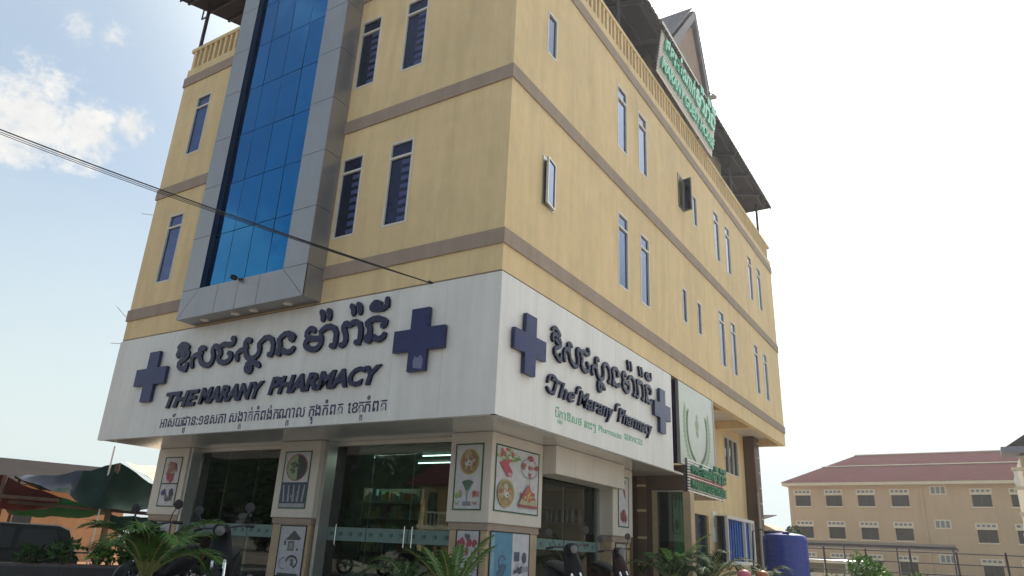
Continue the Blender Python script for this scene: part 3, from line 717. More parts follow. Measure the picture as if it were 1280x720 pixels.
q = B(); q.tube([(-1.0, 21.3, FL), (-1.0, 21.3, 4.3)], .05, mat('grey_pipe', (.3, .29, .3), .5), 10); G(q, 'downpipe', True)
q = B(); WS(q, 16.55, 16.95, 2.2, 3.25, .001, .03, white); WS(q, 16.6, 16.8, 2.75, 3.0, .031, .10, cm(.3, .3, .28)); G(q, 'meter_board')

# ---------------------------------------------------------------- fascia sign
fs = thing('fascia_sign', 'wide white shop fascia wrapping the corner, with raised navy lettering and crosses', 'sign', (0, 0, FB))
def FS(b, name, smooth=False):
    o = b.build(name, None, smooth); o.parent = fs; o.location = (0, 0, -FB); return o
fs.location = (0, 0, 0)
NF = .03
fx = [XW-.02]+[XW+1.186*k for k in range(1, 10)]+[.03]
for a, c in zip(fx, fx[1:]):
    q = B(); pbox(q, 'F', a+.002, c-.002, FB, 6.255, -.08, NF, fasc); q.build('fascia_panel', fs)
fy = [-.028]+[1.21*k for k in range(1, 7)]+[8.47]
for a, c in zip(fy, fy[1:]):
    q = B(); pbox(q, 'S', a+.002, c-.002, FB, 6.255, -.08, NF, fasc); q.build('fascia_panel', fs)
q = B(); pbox(q, 'F', XW, -.001, 6.262, ZB-.002, -.05, -.01, band); pbox(q, 'S', .06, 8.47, 6.262, ZB-.002, -.05, -.01, band); q.build('shadow_gap', fs)
def cross(pl, cu, cz, h, t, n=.075, nrot=0.):
    q = B(); a, s = h/2, t/2
    P = [(-s, -a), (s, -a), (s, -s), (a, -s), (a, s), (s, s), (s, a), (-s, a), (-s, s), (-a, s), (-a, -s), (-s, -s)]
    d = (0, -n, 0) if pl == 'F' else (n, 0, 0)
    pts = [PT(pl, cu+x, cz+z, NF+.02) for x, z in P]
    q.prism(pts, d, navy, navyd); return q
cmat = mat('cross_face', (.009, .012, .095), .2, var=.15, vscale=3, spec=.3); cside = mat('cross_side', (.012, .015, .07), .4)
for pl, cu, cz, h, t in (('F', -10.02, 5.16, 1.24, .42), ('F', -1.68, 5.16, 1.20, .42), ('S', .90, 5.12, 1.12, .38), ('S', 7.55, 5.11, 1.12, .38)):
    q = cross(pl, cu, cz, h, t); q.mats = [cmat, cside]; q.build('cross', fs)
q = B(); q.add([PT('F', -1.64+x, 4.56+z, NF+.097) for x, z in ((-.10, .06), (.10, .03), (.12, .20), (.05, .30), (-.02, .24), (-.08, .28), (-.12, .18))], [(0, 1, 2, 3, 4, 5, 6)], cm(.16, .17, .30)); o = q.build('peeled_patch', fs); o['label'] = 'pale peeled patch on the cross'
khmer_big(fs, 'F', 0, NF+.01, .045, .124, navy, navyd, lambda x: x, lambda x: x)
khmer_big(fs, 'S', 0, NF+.01, .05, .088, navy, navyd, lin(-9.17, -5.08, 1.76, 4.95), lin(-4.77, -2.57, 5.12, 6.90), lin(5.2, 5.9, 5.10, 5.75))
word('THE', fs, 'F', 0, -9.25, -8.02, 4.36, 4.70, .045, NF+.01, navy, navyd, .042, .22)
word('MARANY', fs, 'F', 0, -7.98, -5.83, 4.38, 4.72, .045, NF+.01, navy, navyd, .042, .22)
word('PHARMACY', fs, 'F', 0, -5.66, -2.55, 4.43, 4.77, .045, NF+.01, navy, navyd, .042, .22)
# address line
khmer_line(['អាស័យ', ('ដ', 'ឋ'), 'ាន:១ឧសភា', ' ', ('សង', 'ក'), 'ាត់កំពង់ក', ('ណ', 'ក'), 'ាល', ' ', ('កុ', 'រ'), 'ងកំពត', ' ', 'េខ', ('ត', 'ត'), 'កំពត'], fs, 'F', 0, -9.32, -2.34, 3.90, .235, NF+.001, .006, purple, purple, .008)
# side lettering
word('The', fs, 'S', 0, 1.80, 2.75, 4.40, 4.72, .05, NF+.01, navy, navyd, .010, .34)
word('Marany', fs, 'S', 0, 2.90, 4.62, 4.40, 4.73, .05, NF+.01, navy, navyd, .010, .34)
word('Pharmacy', fs, 'S', 0, 4.86, 6.90, 4.40, 4.73, .05, NF+.01, navy, navyd, .010, .34)
q = B()
for k, st in enumerate(([(1.64, 4.60), (1.70, 4.74), (1.85, 4.77), (2.0, 4.70)], [(1.62, 4.50), (1.72, 4.42), (1.86, 4.44), (1.92, 4.52)], [(2.83, 4.62), (2.88, 4.76), (3.0, 4.76)], [(4.74, 4.62), (4.79, 4.77), (4.95, 4.78)])):
    q = B(); stroke(q, st, .055, 'S', 0, NF+.01, .048, navy, navyd, k=k+1); q.build('swash', fs)
khmer_line([('បឹ', 'រ'), ('ក', 'ស'), 'ាឱសថ', ' ', 'នេះៗ'], fs, 'S', 0, 2.02, 3.82, 4.02, .16, NF+.001, .004, greenp, greenp, .01)
word('Pharmacist', fs, 'S', 0, 3.95, 5.15, 4.05, 4.18, .004, NF+.001, greenp, greenp, .004, 0, False)
word('SERVICES', fs, 'S', 0, 5.30, 6.36, 4.08, 4.21, .004, NF+.001, greenp, greenp, .004, 0, False)
fs['label'] = fs['label']
# dark recess and emblem banner
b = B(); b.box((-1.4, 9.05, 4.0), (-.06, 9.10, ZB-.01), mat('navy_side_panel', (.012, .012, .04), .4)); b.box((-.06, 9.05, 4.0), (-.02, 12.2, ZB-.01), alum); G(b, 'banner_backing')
ban = thing('emblem_banner', 'tall pale green panel printed with a laurel wreath beside the shop fascia', 'sign', (0, 10.6, 3.9))
banm = mat('pale_green_print', (.50, .54, .49), .3, var=.06)
q = B(); q.box((-.018, -1.50, .10), (.01, 1.56, 2.36), banm); q.build('panel', ban)
q = B(); q.box((-.018, -1.55, .10), (.03, -1.50, 2.38), alum); q.build('frame', ban); q = B(); q.box((-.018, 1.56, .10), (.03, 1.61, 2.38), alum); q.build('frame', ban)
q = B(); gp = mat('wreath_print', (.30, .40, .28), .6)
for s in (-1, 1):
    for i in range(17):
        t = i/16; a = -PI/2+s*(.15+t*1.75); cy = math.cos(a)*1.0*(1 if True else 1); cz = 1.15+math.sin(a)*1.0+.08*t
        for e in (-1, 1):
            ang = a+s*PI/2+e*.75; L = .34; p = Vector((cy, cz)); d = Vector((math.cos(ang), math.sin(ang))); w = Vector((-d.y, d.x))*.065
            P = [p, p+d*L*.5+w, p+d*L, p+d*L*.5-w]; q.add([(.012, v.x, v.y) for v in P], [(0, 1, 2, 3)], gp)
q.build('wreath', ban)
for r, zz in ((.16, 1.35), (.11, 1.1), (.08, 1.58)): q = B(); q.lathe([(r, .0115), (r, .013)], (0, 0, zz), gp, 14, 'x'); q.build('emblem_disc', ban)
# slatted signs
def slat_sign(name, label, pts, ns, white_m, lines):
    """pts: BL, BR, TR, TL corners in world space"""
    t = thing(name, label, 'sign', pts[0]); BL, BR, TR, TL = [Vector(p)-Vector(pts[0]) for p in pts]
    ex = (BR-BL).normalized(); L = (BR-BL).length; ez = (TL-BL).normalized(); H = (TL-BL).length; nn = ex.cross(ez).normalized()
    if nn.x < 0: nn = -nn
    Mx = Matrix(((ex.x, ez.x, nn.x, 0), (ex.y, ez.y, nn.y, 0), (ex.z, ez.z, nn.z, 0), (0, 0, 0, 1)))
    dz = H/ns
    for i in range(ns):
        q = B(); q.box((0, i*dz+dz*.1, 0), (L, i*dz+dz*.66, .035), white_m, Mx); q.build('slat', t)
    q = B()
    for k in range(5): q.box((L*k/4-.03*(k > 0), 0, -.06), (L*k/4+.03*(k < 4), H, -.002), steel, Mx)
    q.build('frame', t)
    for fn in lines: fn(t, Mx, L, H)
    return t
def mtext(body, parent, Mx, u0, u1, z0, h, depth, n, mf, ms, offset=.03):
    full = text_mesh(body, offset=offset); bb = bounds(full); bpy.data.meshes.remove(full); sx = (u1-u0)/(bb[1]-bb[0]); bar = width('|')
    for i, ch in enumerate(body):
        if ch == ' ': continue
        x = width(body[:i]+'|')-bar if i else 0
        me = text_mesh(ch, offset=offset); zm = min(v.co.z for v in me.vertices); zM = max(v.co.z for v in me.vertices)
        for v in me.vertices: v.co = Mx @ Vector((u0+(x-bb[0]+v.co.x)*sx, z0+v.co.y*h/.7, n+.0005*(i % 3)+(v.co.z-zm)/(zM-zm)*depth))
        me.materials.clear(); me.materials.append(mf); o = bpy.data.objects.new('letter', me); COL.objects.link(o); o.parent = parent
GK = [KA[6:8], KA[4:6], None, KA[4:6], KA[10:11], KB[3:5]]
def khmer_guest(t, Mx, u0, u1, z0, h, depth, n, m):
    """two words: 'guest house' then the name, both from raised strokes and glyphs"""
    um = u0+(u1-u0)*.56; mtext('ផទះសំណាក់', t, Mx, u0, um, z0, h, depth, n, m, m, .03)
    for k, (a, c) in enumerate(GB):
        q = B()
        for kk in range(a, c): stroke(q, KB[kk], .15, 'F', 0, 0, depth, m, m, lin(-4.77, -2.57, um+.12, u1), lin(5.26, 5.74, z0, z0+h), kk)
        q.v = [tuple(Mx @ Vector((x, z, n-y))) for x, y, z in q.v]; q.build('letter', t)
slat_sign('rooftop_sign', 'large white slatted sign with green letters leaning out above the parapet', [(.12, 7.73, 15.66), (.12, 13.23, 15.52), (.36, 13.40, 17.55), (.37, 7.75, 17.50)], 17, white,
          [lambda t, M, L, H: khmer_guest(t, M, .25, L-.25, H*.50, .46, .06, .06, greenl2), lambda t, M, L, H: mtext('MARANY GUEST HOUSE', t, M, .15, L-.1, H*.13, .36, .06, .06, greenl2, greenl2)] if not globals().update(greenl2=mat('mint_green_letter', (.06, .46, .30), .35, coat=.3)) else [])
slat_sign('guesthouse_sign', 'small white slatted sign with dark green letters on the entrance canopy', [(.05, 9.46, 3.30), (.05, 12.72, 3.28), (.05, 12.75, 4.17), (.05, 9.46, 4.19)], 12, white,
          [lambda t, M, L, H: khmer_guest(t, M, .15, L+.03, H*.56, .24, .06, .045, greenl), lambda t, M, L, H: mtext('MARANY GUESTHOUSE', t, M, .12, L, H*.12, .22, .06, .045, greenl, greenl)])
q = B()
q.box((.088, 9.5, 3.66), (.093, 12.7, 3.68), cm(.5, .06, .05)); q.box((.088, 9.5, 3.74), (.093, 12.7, 3.76), cm(.5, .06, .05))
o = q.build('red_line', bpy.data.objects['guesthouse_sign']); o.location = (-.05, -9.46, -3.30)
# small fittings
t = thing('security_camera', 'black security camera on the grey ledge under the blue glass bay', 'camera', (-6.70, -.53, 7.0))
q = B(); q.tube([(.12, .02, 0), (.04, -.04, .0)], .022, black); q.build('bracket', t, True)
q = B(); q.lathe([(.03, -.09), (.055, -.07), (.06, .05), (.03, .08)], (-.06, -.09, .03), black, 14, 'y'); q.build('housing', t, True)
t = thing('flood_lamp', 'small flood lamp on a thin arm above the rooftop sign', 'lamp', (.36, 12.6, 17.5))
q = B(); q.tube([(0, 0, 0), (-.05, .1, .45), (.0, .5, .6)], .018, steel, 6); q.build('arm', t, True)
q = B(); q.lathe([(.04, 0), (.13, -.14), (.14, -.17)], (0, .55, .64), cm(.5, .5, .5), 12); q.build('lamp_head', t, True)

# ---------------------------------------------------------------- printed panels on the piers
def ell(cx, cy, rx, ry, n=18): return [(cx+rx*math.cos(2*PI*k/n), cy+ry*math.sin(2*PI*k/n)) for k in range(n)]
def rect(a, c, d, e): return [(a, d), (c, d), (c, e), (a, e)]
def poster(label, pl, base, u0, u1, z0, z1, art, edge=(.03, .10, .05), bgc=(.52, .52, .54)):
    t = thing('poster', label, 'poster', PT(pl, (u0+u1)/2, z0, 0, base), 0, 'printed panels on the shop piers'); off = Vector(t.location)
    def bb(b, name):
        b.v = [tuple(Vector(v)-off) for v in b.v]; o = b.build(name, t); return o
    f = B(); w = .025
    for a, c, d, e in ((u0, u0+w, z0, z1), (u1-w, u1, z0, z1), (u0+w, u1-w, z0, z0+w), (u0+w, u1-w, z1-w, z1)): pbox(f, pl, a, c, d, e, .001, .016, cm(*edge), base)
    bb(f, 'frame'); f = B(); pbox(f, pl, u0+w, u1-w, z0+w, z1-w, .001, .008, cm(*bgc), base); bb(f, 'sheet')
    f = B(); n = .0085
    for poly, c in art:
        n += .00035
        f.add([PT(pl, u0+w+(u1-u0-2*w)*min(max(x, 0), 1), z0+w+(z1-z0-2*w)*min(max(y, 0), 1), n, base) for x, y in poly], [tuple(range(len(poly)))], cm(*[v*.72+.045 for v in c]))
    bb(f, 'artwork'); return t
rr = random.Random(5)
def blobs(cx, cy, rx, ry, n, cols, s=.06):
    o = []
    for _ in range(n):
        a = rr.uniform(0, 2*PI); r = math.sqrt(rr.random())
        o.append((ell(cx+rx*r*math.cos(a), cy+ry*r*math.sin(a), s*rr.uniform(.5, 1.2), s*rr.uniform(.4, .9), 7), rr.choice(cols)))
    return o
def plate(cx, cy, rx, ry): return [(ell(cx, cy, rx, ry), (.5, .42, .12)), (ell(cx, cy, rx*.88, ry*.88), (.33, .2, .09))]+blobs(cx, cy, rx*.72, ry*.72, 34, [(.5, .28, .1), (.25, .3, .08), (.55, .45, .25), (.4, .1, .06), (.6, .55, .45)], .05)+[(ell(cx, cy-ry*.1, rx*.3, ry*.22), (.65, .63, .6)), (ell(cx+.02, cy-ry*.15, rx*.09, ry*.07), (.05, .05, .15))]
def ring(cx, cy, rx, ry, w, c, a0=0, a1=2*PI, n=16):
    o = []
    for k in range(n):
        a, b_ = a0+(a1-a0)*k/n, a0+(a1-a0)*(k+1)/n
        o.append(([(cx+rx*math.cos(a), cy+ry*math.sin(a)), (cx+rx*math.cos(b_), cy+ry*math.sin(b_)), (cx+(rx-w)*math.cos(b_), cy+(ry-w)*math.sin(b_)), (cx+(rx-w)*math.cos(a), cy+(ry-w)*math.sin(a))], c))
    return o
glass_art = [([(.28, .42), (.72, .42), (.54, .27), (.46, .27)], (.08, .16, .12)), (ell(.5, .40, .2, .045), (.05, .12, .08)), (rect(.48, .52, .12, .28), (.2, .25, .3)), (rect(.34, .66, .05, .11), (.2, .25, .32))]+blobs(.18, .22, .12, .03, 8, [(.25, .4, .1), (.5, .35, .1)], .06)+blobs(.84, .22, .12, .03, 8, [(.5, .08, .06), (.55, .2, .15)], .06)+ring(.15, .12, .09, .06, .03, (.3, .45, .2), PI, 2*PI)+ring(.82, .12, .09, .06, .03, (.5, .15, .12), PI, 2*PI)
poster('panel with a plate of food above a stemmed glass, upper front of corner pier', 'F', YP, -1.83, -1.18, 2.265, 3.49, plate(.52, .73, .38, .21)+glass_art)
veg = blobs(.27, .86, .25, .11, 40, [(.2, .4, .08), (.45, .5, .3), (.6, .1, .1), (.7, .7, .65), (.12, .25, .06)], .045)+[([(.06, .73), (.2, .8), (.36, .62), (.34, .54), (.24, .53)], (.5, .05, .10)), (ell(.3, .575, .05, .03), (.65, .35, .35))]
chil = ring(.76, .73, .21, .17, .012, (.25, .25, .27))+blobs(.78, .9, .03, .02, 6, [(.4, .02, .03)], .05)+blobs(.62, .76, .02, .04, 5, [(.45, .1, .06)], .04)+blobs(.78, .74, .02, .03, 5, [(.45, .15, .1)], .04)+blobs(.92, .76, .03, .03, 6, [(.4, .02, .05)], .045)+[([(.74, .66), (.8, .66), (.78, .54)], (.45, .08, .06))]
cake = [([(.5, .12), (.98, .12), (.9, .22), (.56, .22)], (.5, .45, .25)), (rect(.5, .98, .09, .13), (.35, .03, .05)), ([(.55, .22), (.92, .22), (.73, .46)], (.5, .13, .08))]+blobs(.73, .28, .17, .07, 30, [(.55, .1, .06), (.6, .4, .12), (.4, .04, .04), (.55, .5, .2)], .04)+[([(.715, .42), (.745, .42), (.73, .54)], (.5, .15, .1))]
poster('largest food poster with a red pyramid cake, on the side of the corner pier', 'S', XP, 1.63, 3.26, 2.27, 3.50, veg+chil+plate(.22, .27, .19, .22)+cake)
beans = blobs(.2, .78, .12, .05, 9, [(.35, .02, .06)], .09)+blobs(.55, .79, .1, .04, 7, [(.4, .03, .06)], .08)+blobs(.85, .79, .08, .04, 6, [(.38, .03, .06)], .08)+blobs(.5, .92, .14, .03, 6, [(.08, .12, .08)], .06)+blobs(.5, .66, .04, .03, 4, [(.4, .02, .05)], .07)
heart = ring(.55, .36, .14, .08, .025, (.25, .25, .3), 0, PI)+ring(.78, .36, .14, .08, .025, (.25, .25, .3), 0, PI)+[([(.41, .36), (.44, .36), (.68, .18), (.65, .18)], (.25, .25, .3)), ([(.92, .36), (.89, .36), (.65, .18), (.68, .18)], (.25, .25, .3))]+blobs(.4, .1, .1, .05, 6, [(.4, .03, .08)], .08)
poster('lower panel with red beans and a heart outline, front of the corner pier', 'F', YP+.06, -1.74, -1.20, .85, 1.93, beans+heart, (.02, .03, .03), (.45, .45, .48))
dev = [(rect(0, .55, 0, 1), (.06, .26, .42)), (rect(0, .1, 0, 1), (.18, .38, .5))]+ring(.3, .5, .1, .12, .03, (.05, .08, .15), .3, 4)+blobs(.3, .3, .08, .2, 8, [(.03, .1, .2)], .08)+[(rect(.60, .74, .52, .68), (.05, .05, .14)), (ell(.87, .58, .06, .10), (.06, .05, .12)), ([(.6, .35), (.85, .42), (.98, .36), (.98, .44), (.7, .5)], (.5, .5, .55)), ([(.6, .3), (.8, .36), (.78, .42), (.6, .36)], (.03, .03, .06))]+blobs(.82, .37, .14, .04, 8, [(.04, .04, .06), (.3, .3, .35)], .07)
poster('blue and white panel of medical devices, lower side of the corner pier', 'S', XP-.054, 1.66, 3.08, .85, 1.93, dev, (.02, .03, .03), (.52, .52, .56))
oval = [(ell(.5, .72, .43, .25), (.35, .08, .10)), (ell(.5, .72, .39, .23), (.33, .42, .24)), ([(.55+.0, .49)]+[(.5+.39*math.cos(a), .72+.23*math.sin(a)) for a in [(-PI/2+PI*k/10) for k in range(11)]], (.02, .03, .03))]+blobs(.42, .72, .16, .13, 22, [(.03, .06, .05), (.1, .15, .08)], .045)
tubes = [(rect(0, 1, .07, .45), (.015, .03, .09)), (rect(0, 1, 0, .07), (.35, .38, .42))]+[([(.12+.18*k, .10), (.19+.18*k, .10), (.15+.19*k+.02*(k-2), .40), (.10+.19*k+.02*(k-2), .40)], (.35, .38, .45)) for k in range(5)]+blobs(.5, .2, .4, .08, 10, [(.1, .25, .15), (.3, .3, .4)], .03)
poster('panel with an oval leaf picture above a navy strip of tubes, upper middle pier', 'F', YP, -6.64, -5.79, 2.24, 3.48, oval+tubes)
house = [([(.2, .70), (.55, .92), (.86, .76), (.80, .72), (.25, .72)], (.03, .03, .03)), (rect(.36, .62, .5, .70), (.12, .12, .12)), (rect(.42, .56, .54, .66), (.3, .3, .3)), (ell(.76, .53, .04, .025), (.03, .03, .03)), ([(.2, .70), (.28, .70), (.28, .62), (.2, .60)], (.03, .03, .03))]+ring(.6, .28, .24, .14, .05, (.03, .03, .03), -1.2, 3.2)+ring(.3, .25, .2, .12, .015, (.15, .15, .15), 1.5, 5)+blobs(.62, .28, .05, .05, 5, [(.1, .08, .08)], .05)+[(rect(.1, .9, .0, .05), (.03, .03, .03))]
poster('grey panel with a black arrow house and a coiled tube, lower middle pier', 'F', YP+.06, -6.52, -5.70, .85, 1.90, house, (.02, .02, .02), (.42, .42, .45))
poster('panel of red berries above dark bottles, upper left pier', 'F', YP+.1, -11.35, -10.62, 2.24, 3.48, [(rect(0, 1, .44, .47), (.03, .03, .03))]+blobs(.5, .75, .32, .16, 40, [(.35, .03, .05), (.5, .42, .3), (.4, .1, .08), (.3, .25, .15)], .08)+blobs(.5, .58, .25, .05, 12, [(.45, .02, .06)], .09)+blobs(.3, .28, .1, .04, 6, [(.03, .04, .2)], .08)+blobs(.75, .25, .12, .06, 8, [(.02, .02, .05)], .08)+blobs(.55, .15, .3, .04, 8, [(.08, .08, .1)], .06))
poster('grey panel with faint blue marks, lower left pier', 'F', YP+.16, -11.30, -10.66, .85, 1.90, blobs(.6, .7, .2, .15, 8, [(.1, .12, .25), (.2, .2, .25)], .06)+ring(.5, .3, .2, .12, .03, (.06, .06, .08)), (.02, .02, .02), (.36, .37, .40))
poster('tall panel with one red chilli above strawberries, far side pier', 'S', XP, 7.25, 7.90, 2.27, 3.50, blobs(.5, .88, .3, .06, 12, [(.25, .35, .15)], .06)+[([(.4, .85), (.55, .85), (.72, .62), (.68, .56), (.5, .68)], (.5, .03, .04))]+blobs(.5, .2, .3, .12, 26, [(.35, .02, .03), (.45, .08, .05), (.15, .02, .02)], .09))
poster('narrow lower panel with a dark oval, far side pier', 'S', XP-.054, 7.2, 7.85, .85, 1.90, ring(.5, .6, .3, .3, .06, (.05, .05, .06))+[(ell(.5, .6, .1, .2), (.12, .12, .13))], (.02, .02, .02), (.40, .38, .34))

# ---------------------------------------------------------------- palms and plants
def frond_into(lb, sb, base, az, el, length, droop, leaf, n=34, width=.013, leaflen=.38):
    """one arching frond: rachis tube and two rows of narrow folded leaflets"""
    p = Vector(base); pts = [p.copy()]; e = el; seg = length/n; rs = []
    for i in range(n):
        d = Vector((math.cos(az)*math.cos(e), math.sin(az)*math.cos(e), math.sin(e))); p = p+d*seg; pts.append(p.copy()); e -= droop/n*(.4+1.4*i/n)
    sb.tube(pts, [.014*(1-.8*i/n)+.002 for i in range(n+1)], stemm, 5)
    side = Vector((-math.sin(az), math.cos(az), 0))
    for i in range(int(n*.2), n+1):
        t = (i-n*.22)/(n*.78); ll = leaflen*math.sin(PI*(.18+.78*t))**.7*random.uniform(.85, 1.1); d = (pts[i]-pts[i-1]).normalized()
        for s in (-1, 1):
            q = pts[i]; a = (side*s*.85+d*(.75+.6*t)+Vector((0, 0, random.uniform(.05, .4)))).normalized(); up = Vector((0, 0, 1)); w = (d-a*d.dot(a)).normalized()*width
            m1 = q+a*ll*.45; tip = q+a*ll+Vector((0, 0, -ll*random.uniform(.18, .42)))
            lb.add([q-w*.3, q+w*.3, m1+w, m1-w, tip], [(0, 1, 2, 3), (3, 2, 4)], leaf)
def palm(label, loc, nf, length, seed, leaf=leafm, pot=True, group='palms in pots along the shop', leaflen=.38, h=.5, biases=None, droop=1.7):
    random.seed(seed); t = thing('potted_palm', label, 'palm', loc, 0, group)
    if pot:
        q = B(); q.lathe([(.17, 0), (.24, .36), (.26, .38), (.26, .42), (.22, .42), (.21, .37)], (0, 0, 0), potm, 20); q.build('pot', t, True)
        q = B(); q.lathe([(.21, .36), (.21, .375)], (0, 0, 0), soilm, 14); q.build('soil', t)
    q = B()
    for k in range(4):
        a = k*PI/2+.4; q.tube([(.05*math.cos(a), .05*math.sin(a), .37), (.07*math.cos(a), .07*math.sin(a), h+.2)], [.022, .012], stemm, 6)
    q.build('stem', t, True)
    for k in range(nf):
        az = 2*PI*k/nf+random.uniform(-.3, .3) if not biases else biases[k % len(biases)]+random.uniform(-.15, .15); lb, sb = B(), B()
        frond_into(lb, sb, (.04*math.cos(az), .04*math.sin(az), h), az, random.uniform(.75, 1.35), length*random.uniform(.8, 1.1), droop*random.uniform(.8, 1.2), leaf, leaflen=leaflen)
        o = lb.build('frond', t); sb.build('rachis', o, True)
    return t
palm('large green palm at the front left before the shop windows', (-.62, -5.22, .70), 14, .84, 14, leafm, h=.50, leaflen=.31, droop=1.5)
palm('slim palm standing before the corner pier and glass door', (.95, -2.15, .70), 6, .85, 5, leafm, h=.35, leaflen=.24, droop=.5)
palm('small dark palm before the glass door, left of the corner pier', (.15, -2.0, .70), 6, .85, 9, leafd, h=.35, leaflen=.30)
palm('dark potted palm before the green entrance door', (.75, 6.1, .70), 10, 1.15, 21, leafd, h=.4)
palm('dark potted palm before the dark side window', (1.35, 7.0, .70), 10, 1.2, 22, leafd, h=.4)
palm('bright young palm close to the green entrance door', (.1, 8.3, .70), 6, 1.3, 23, leafb, h=.4, droop=1.1)
palm('dark palm with few fronds before the yellow wall', (1.9, 9.2, .70), 7, 1.0, 24, leafd, h=.4)
def bush(name, label, cat, loc, r, h, n, leaf, seed, size=.07, trunk=False, group=None, low=.45):
    rg = random.Random(seed); t = thing(name, label, cat, loc, 0, group); q = B()
    cl = [(rg.uniform(-.6, .6)*r, rg.uniform(-.6, .6)*r, h*rg.uniform(low, .85), r*rg.uniform(.28, .5)) for _ in range(12 if low > .4 else 20)]
    for i in range(n):
        cx, cy, cz, cr = cl[i % len(cl)]; u = Vector((rg.gauss(0, 1), rg.gauss(0, 1), rg.gauss(0, 1))).normalized()*cr*rg.uniform(.6, 1.12)
        p = Vector((cx, cy, cz))+u; a = (u.normalized()+Vector((rg.uniform(-.7, .7), rg.uniform(-.7, .7), rg.uniform(-.4, .8)))).normalized(); w = a.orthogonal().normalized(); w = (w*math.cos(i)+a.cross(w)*math.sin(i))*size*.4; L = size*rg.uniform(.8, 1.6)
        q.add([p, p+a*L*.5+w, p+a*L, p+a*L*.5-w], [(0, 1, 2, 3)], leaf if isinstance(leaf, bpy.types.Material) else rg.choice(leaf))
    q.build('crown' if trunk else 'foliage', t)
    q = B()
    if trunk:
        q.tube([(0, 0, 0), (.1, 0, h*.25), (0, .1, h*.5)], [r*.10, r*.07, r*.04], trunkm, 8)
        for k in range(6):
            a = k*1.05; q.tube([(0, .05, h*.4), (r*.4*math.cos(a), r*.4*math.sin(a), h*.62)], [r*.035, r*.015], trunkm, 6)
    else:
        for k in range(6): q.tube([(0, 0, 0), (r*.4*math.cos(k), r*.4*math.sin(k), h*.5)], [.02, .01], trunkm, 5)
    q.build('trunk' if trunk else 'stems', t, True); return t
# planters along the forecourt edge at the left
def trough(label, loc, L, rz, seed, leaf):
    t = thing('planter_trough', label, 'planter', loc, rz); q = B(); q.cbox((-L/2, -.2, 0), (L/2, .2, .48), potm, .02); q.build('box', t); q = B(); q.box((-L/2+.04, -.16, .481), (L/2-.04, .16, .49), soilm); q.build('soil', t); return t
tr = [((-3.75, -3.9, .70), 'planter trough at the left pier end of the forecourt edge', [leafb, leafm]), ((-4.25, -5.0, .70), 'planter trough near the left edge with pale leaves', [leafb, leafd])]
trough('long black planter trough on the forecourt edge, far left', (-4.35, -5.0, .66), 1.6, math.radians(65), 1, leafb)
trough('long black planter trough on the forecourt edge, nearer the shop', (-3.72, -3.66, .66), 1.45, math.radians(65), 1, leafb)
for i, (x, y, h, lf) in enumerate(((-4.5, -5.3, .26, [leafd, leafm]), (-4.2, -4.6, .20, [leafd]), (-4.05, -4.25, .30, [leafd, leafm]), (-3.95, -3.85, .24, [leafd, leafb]), (-3.8, -3.5, .20, [leafd, leafm]))):
    bush('small_plant', ['leafy plant at the far left end of the trough', 'low dark plant, second from the left in the trough', 'tallest leafy plant in the middle of the trough', 'small green plant, fourth along the trough', 'bushy plant at the trough end nearest the shop'][i], 'plant', (x, y, 1.12), .20, h, 150, lf, 40+i, .07)

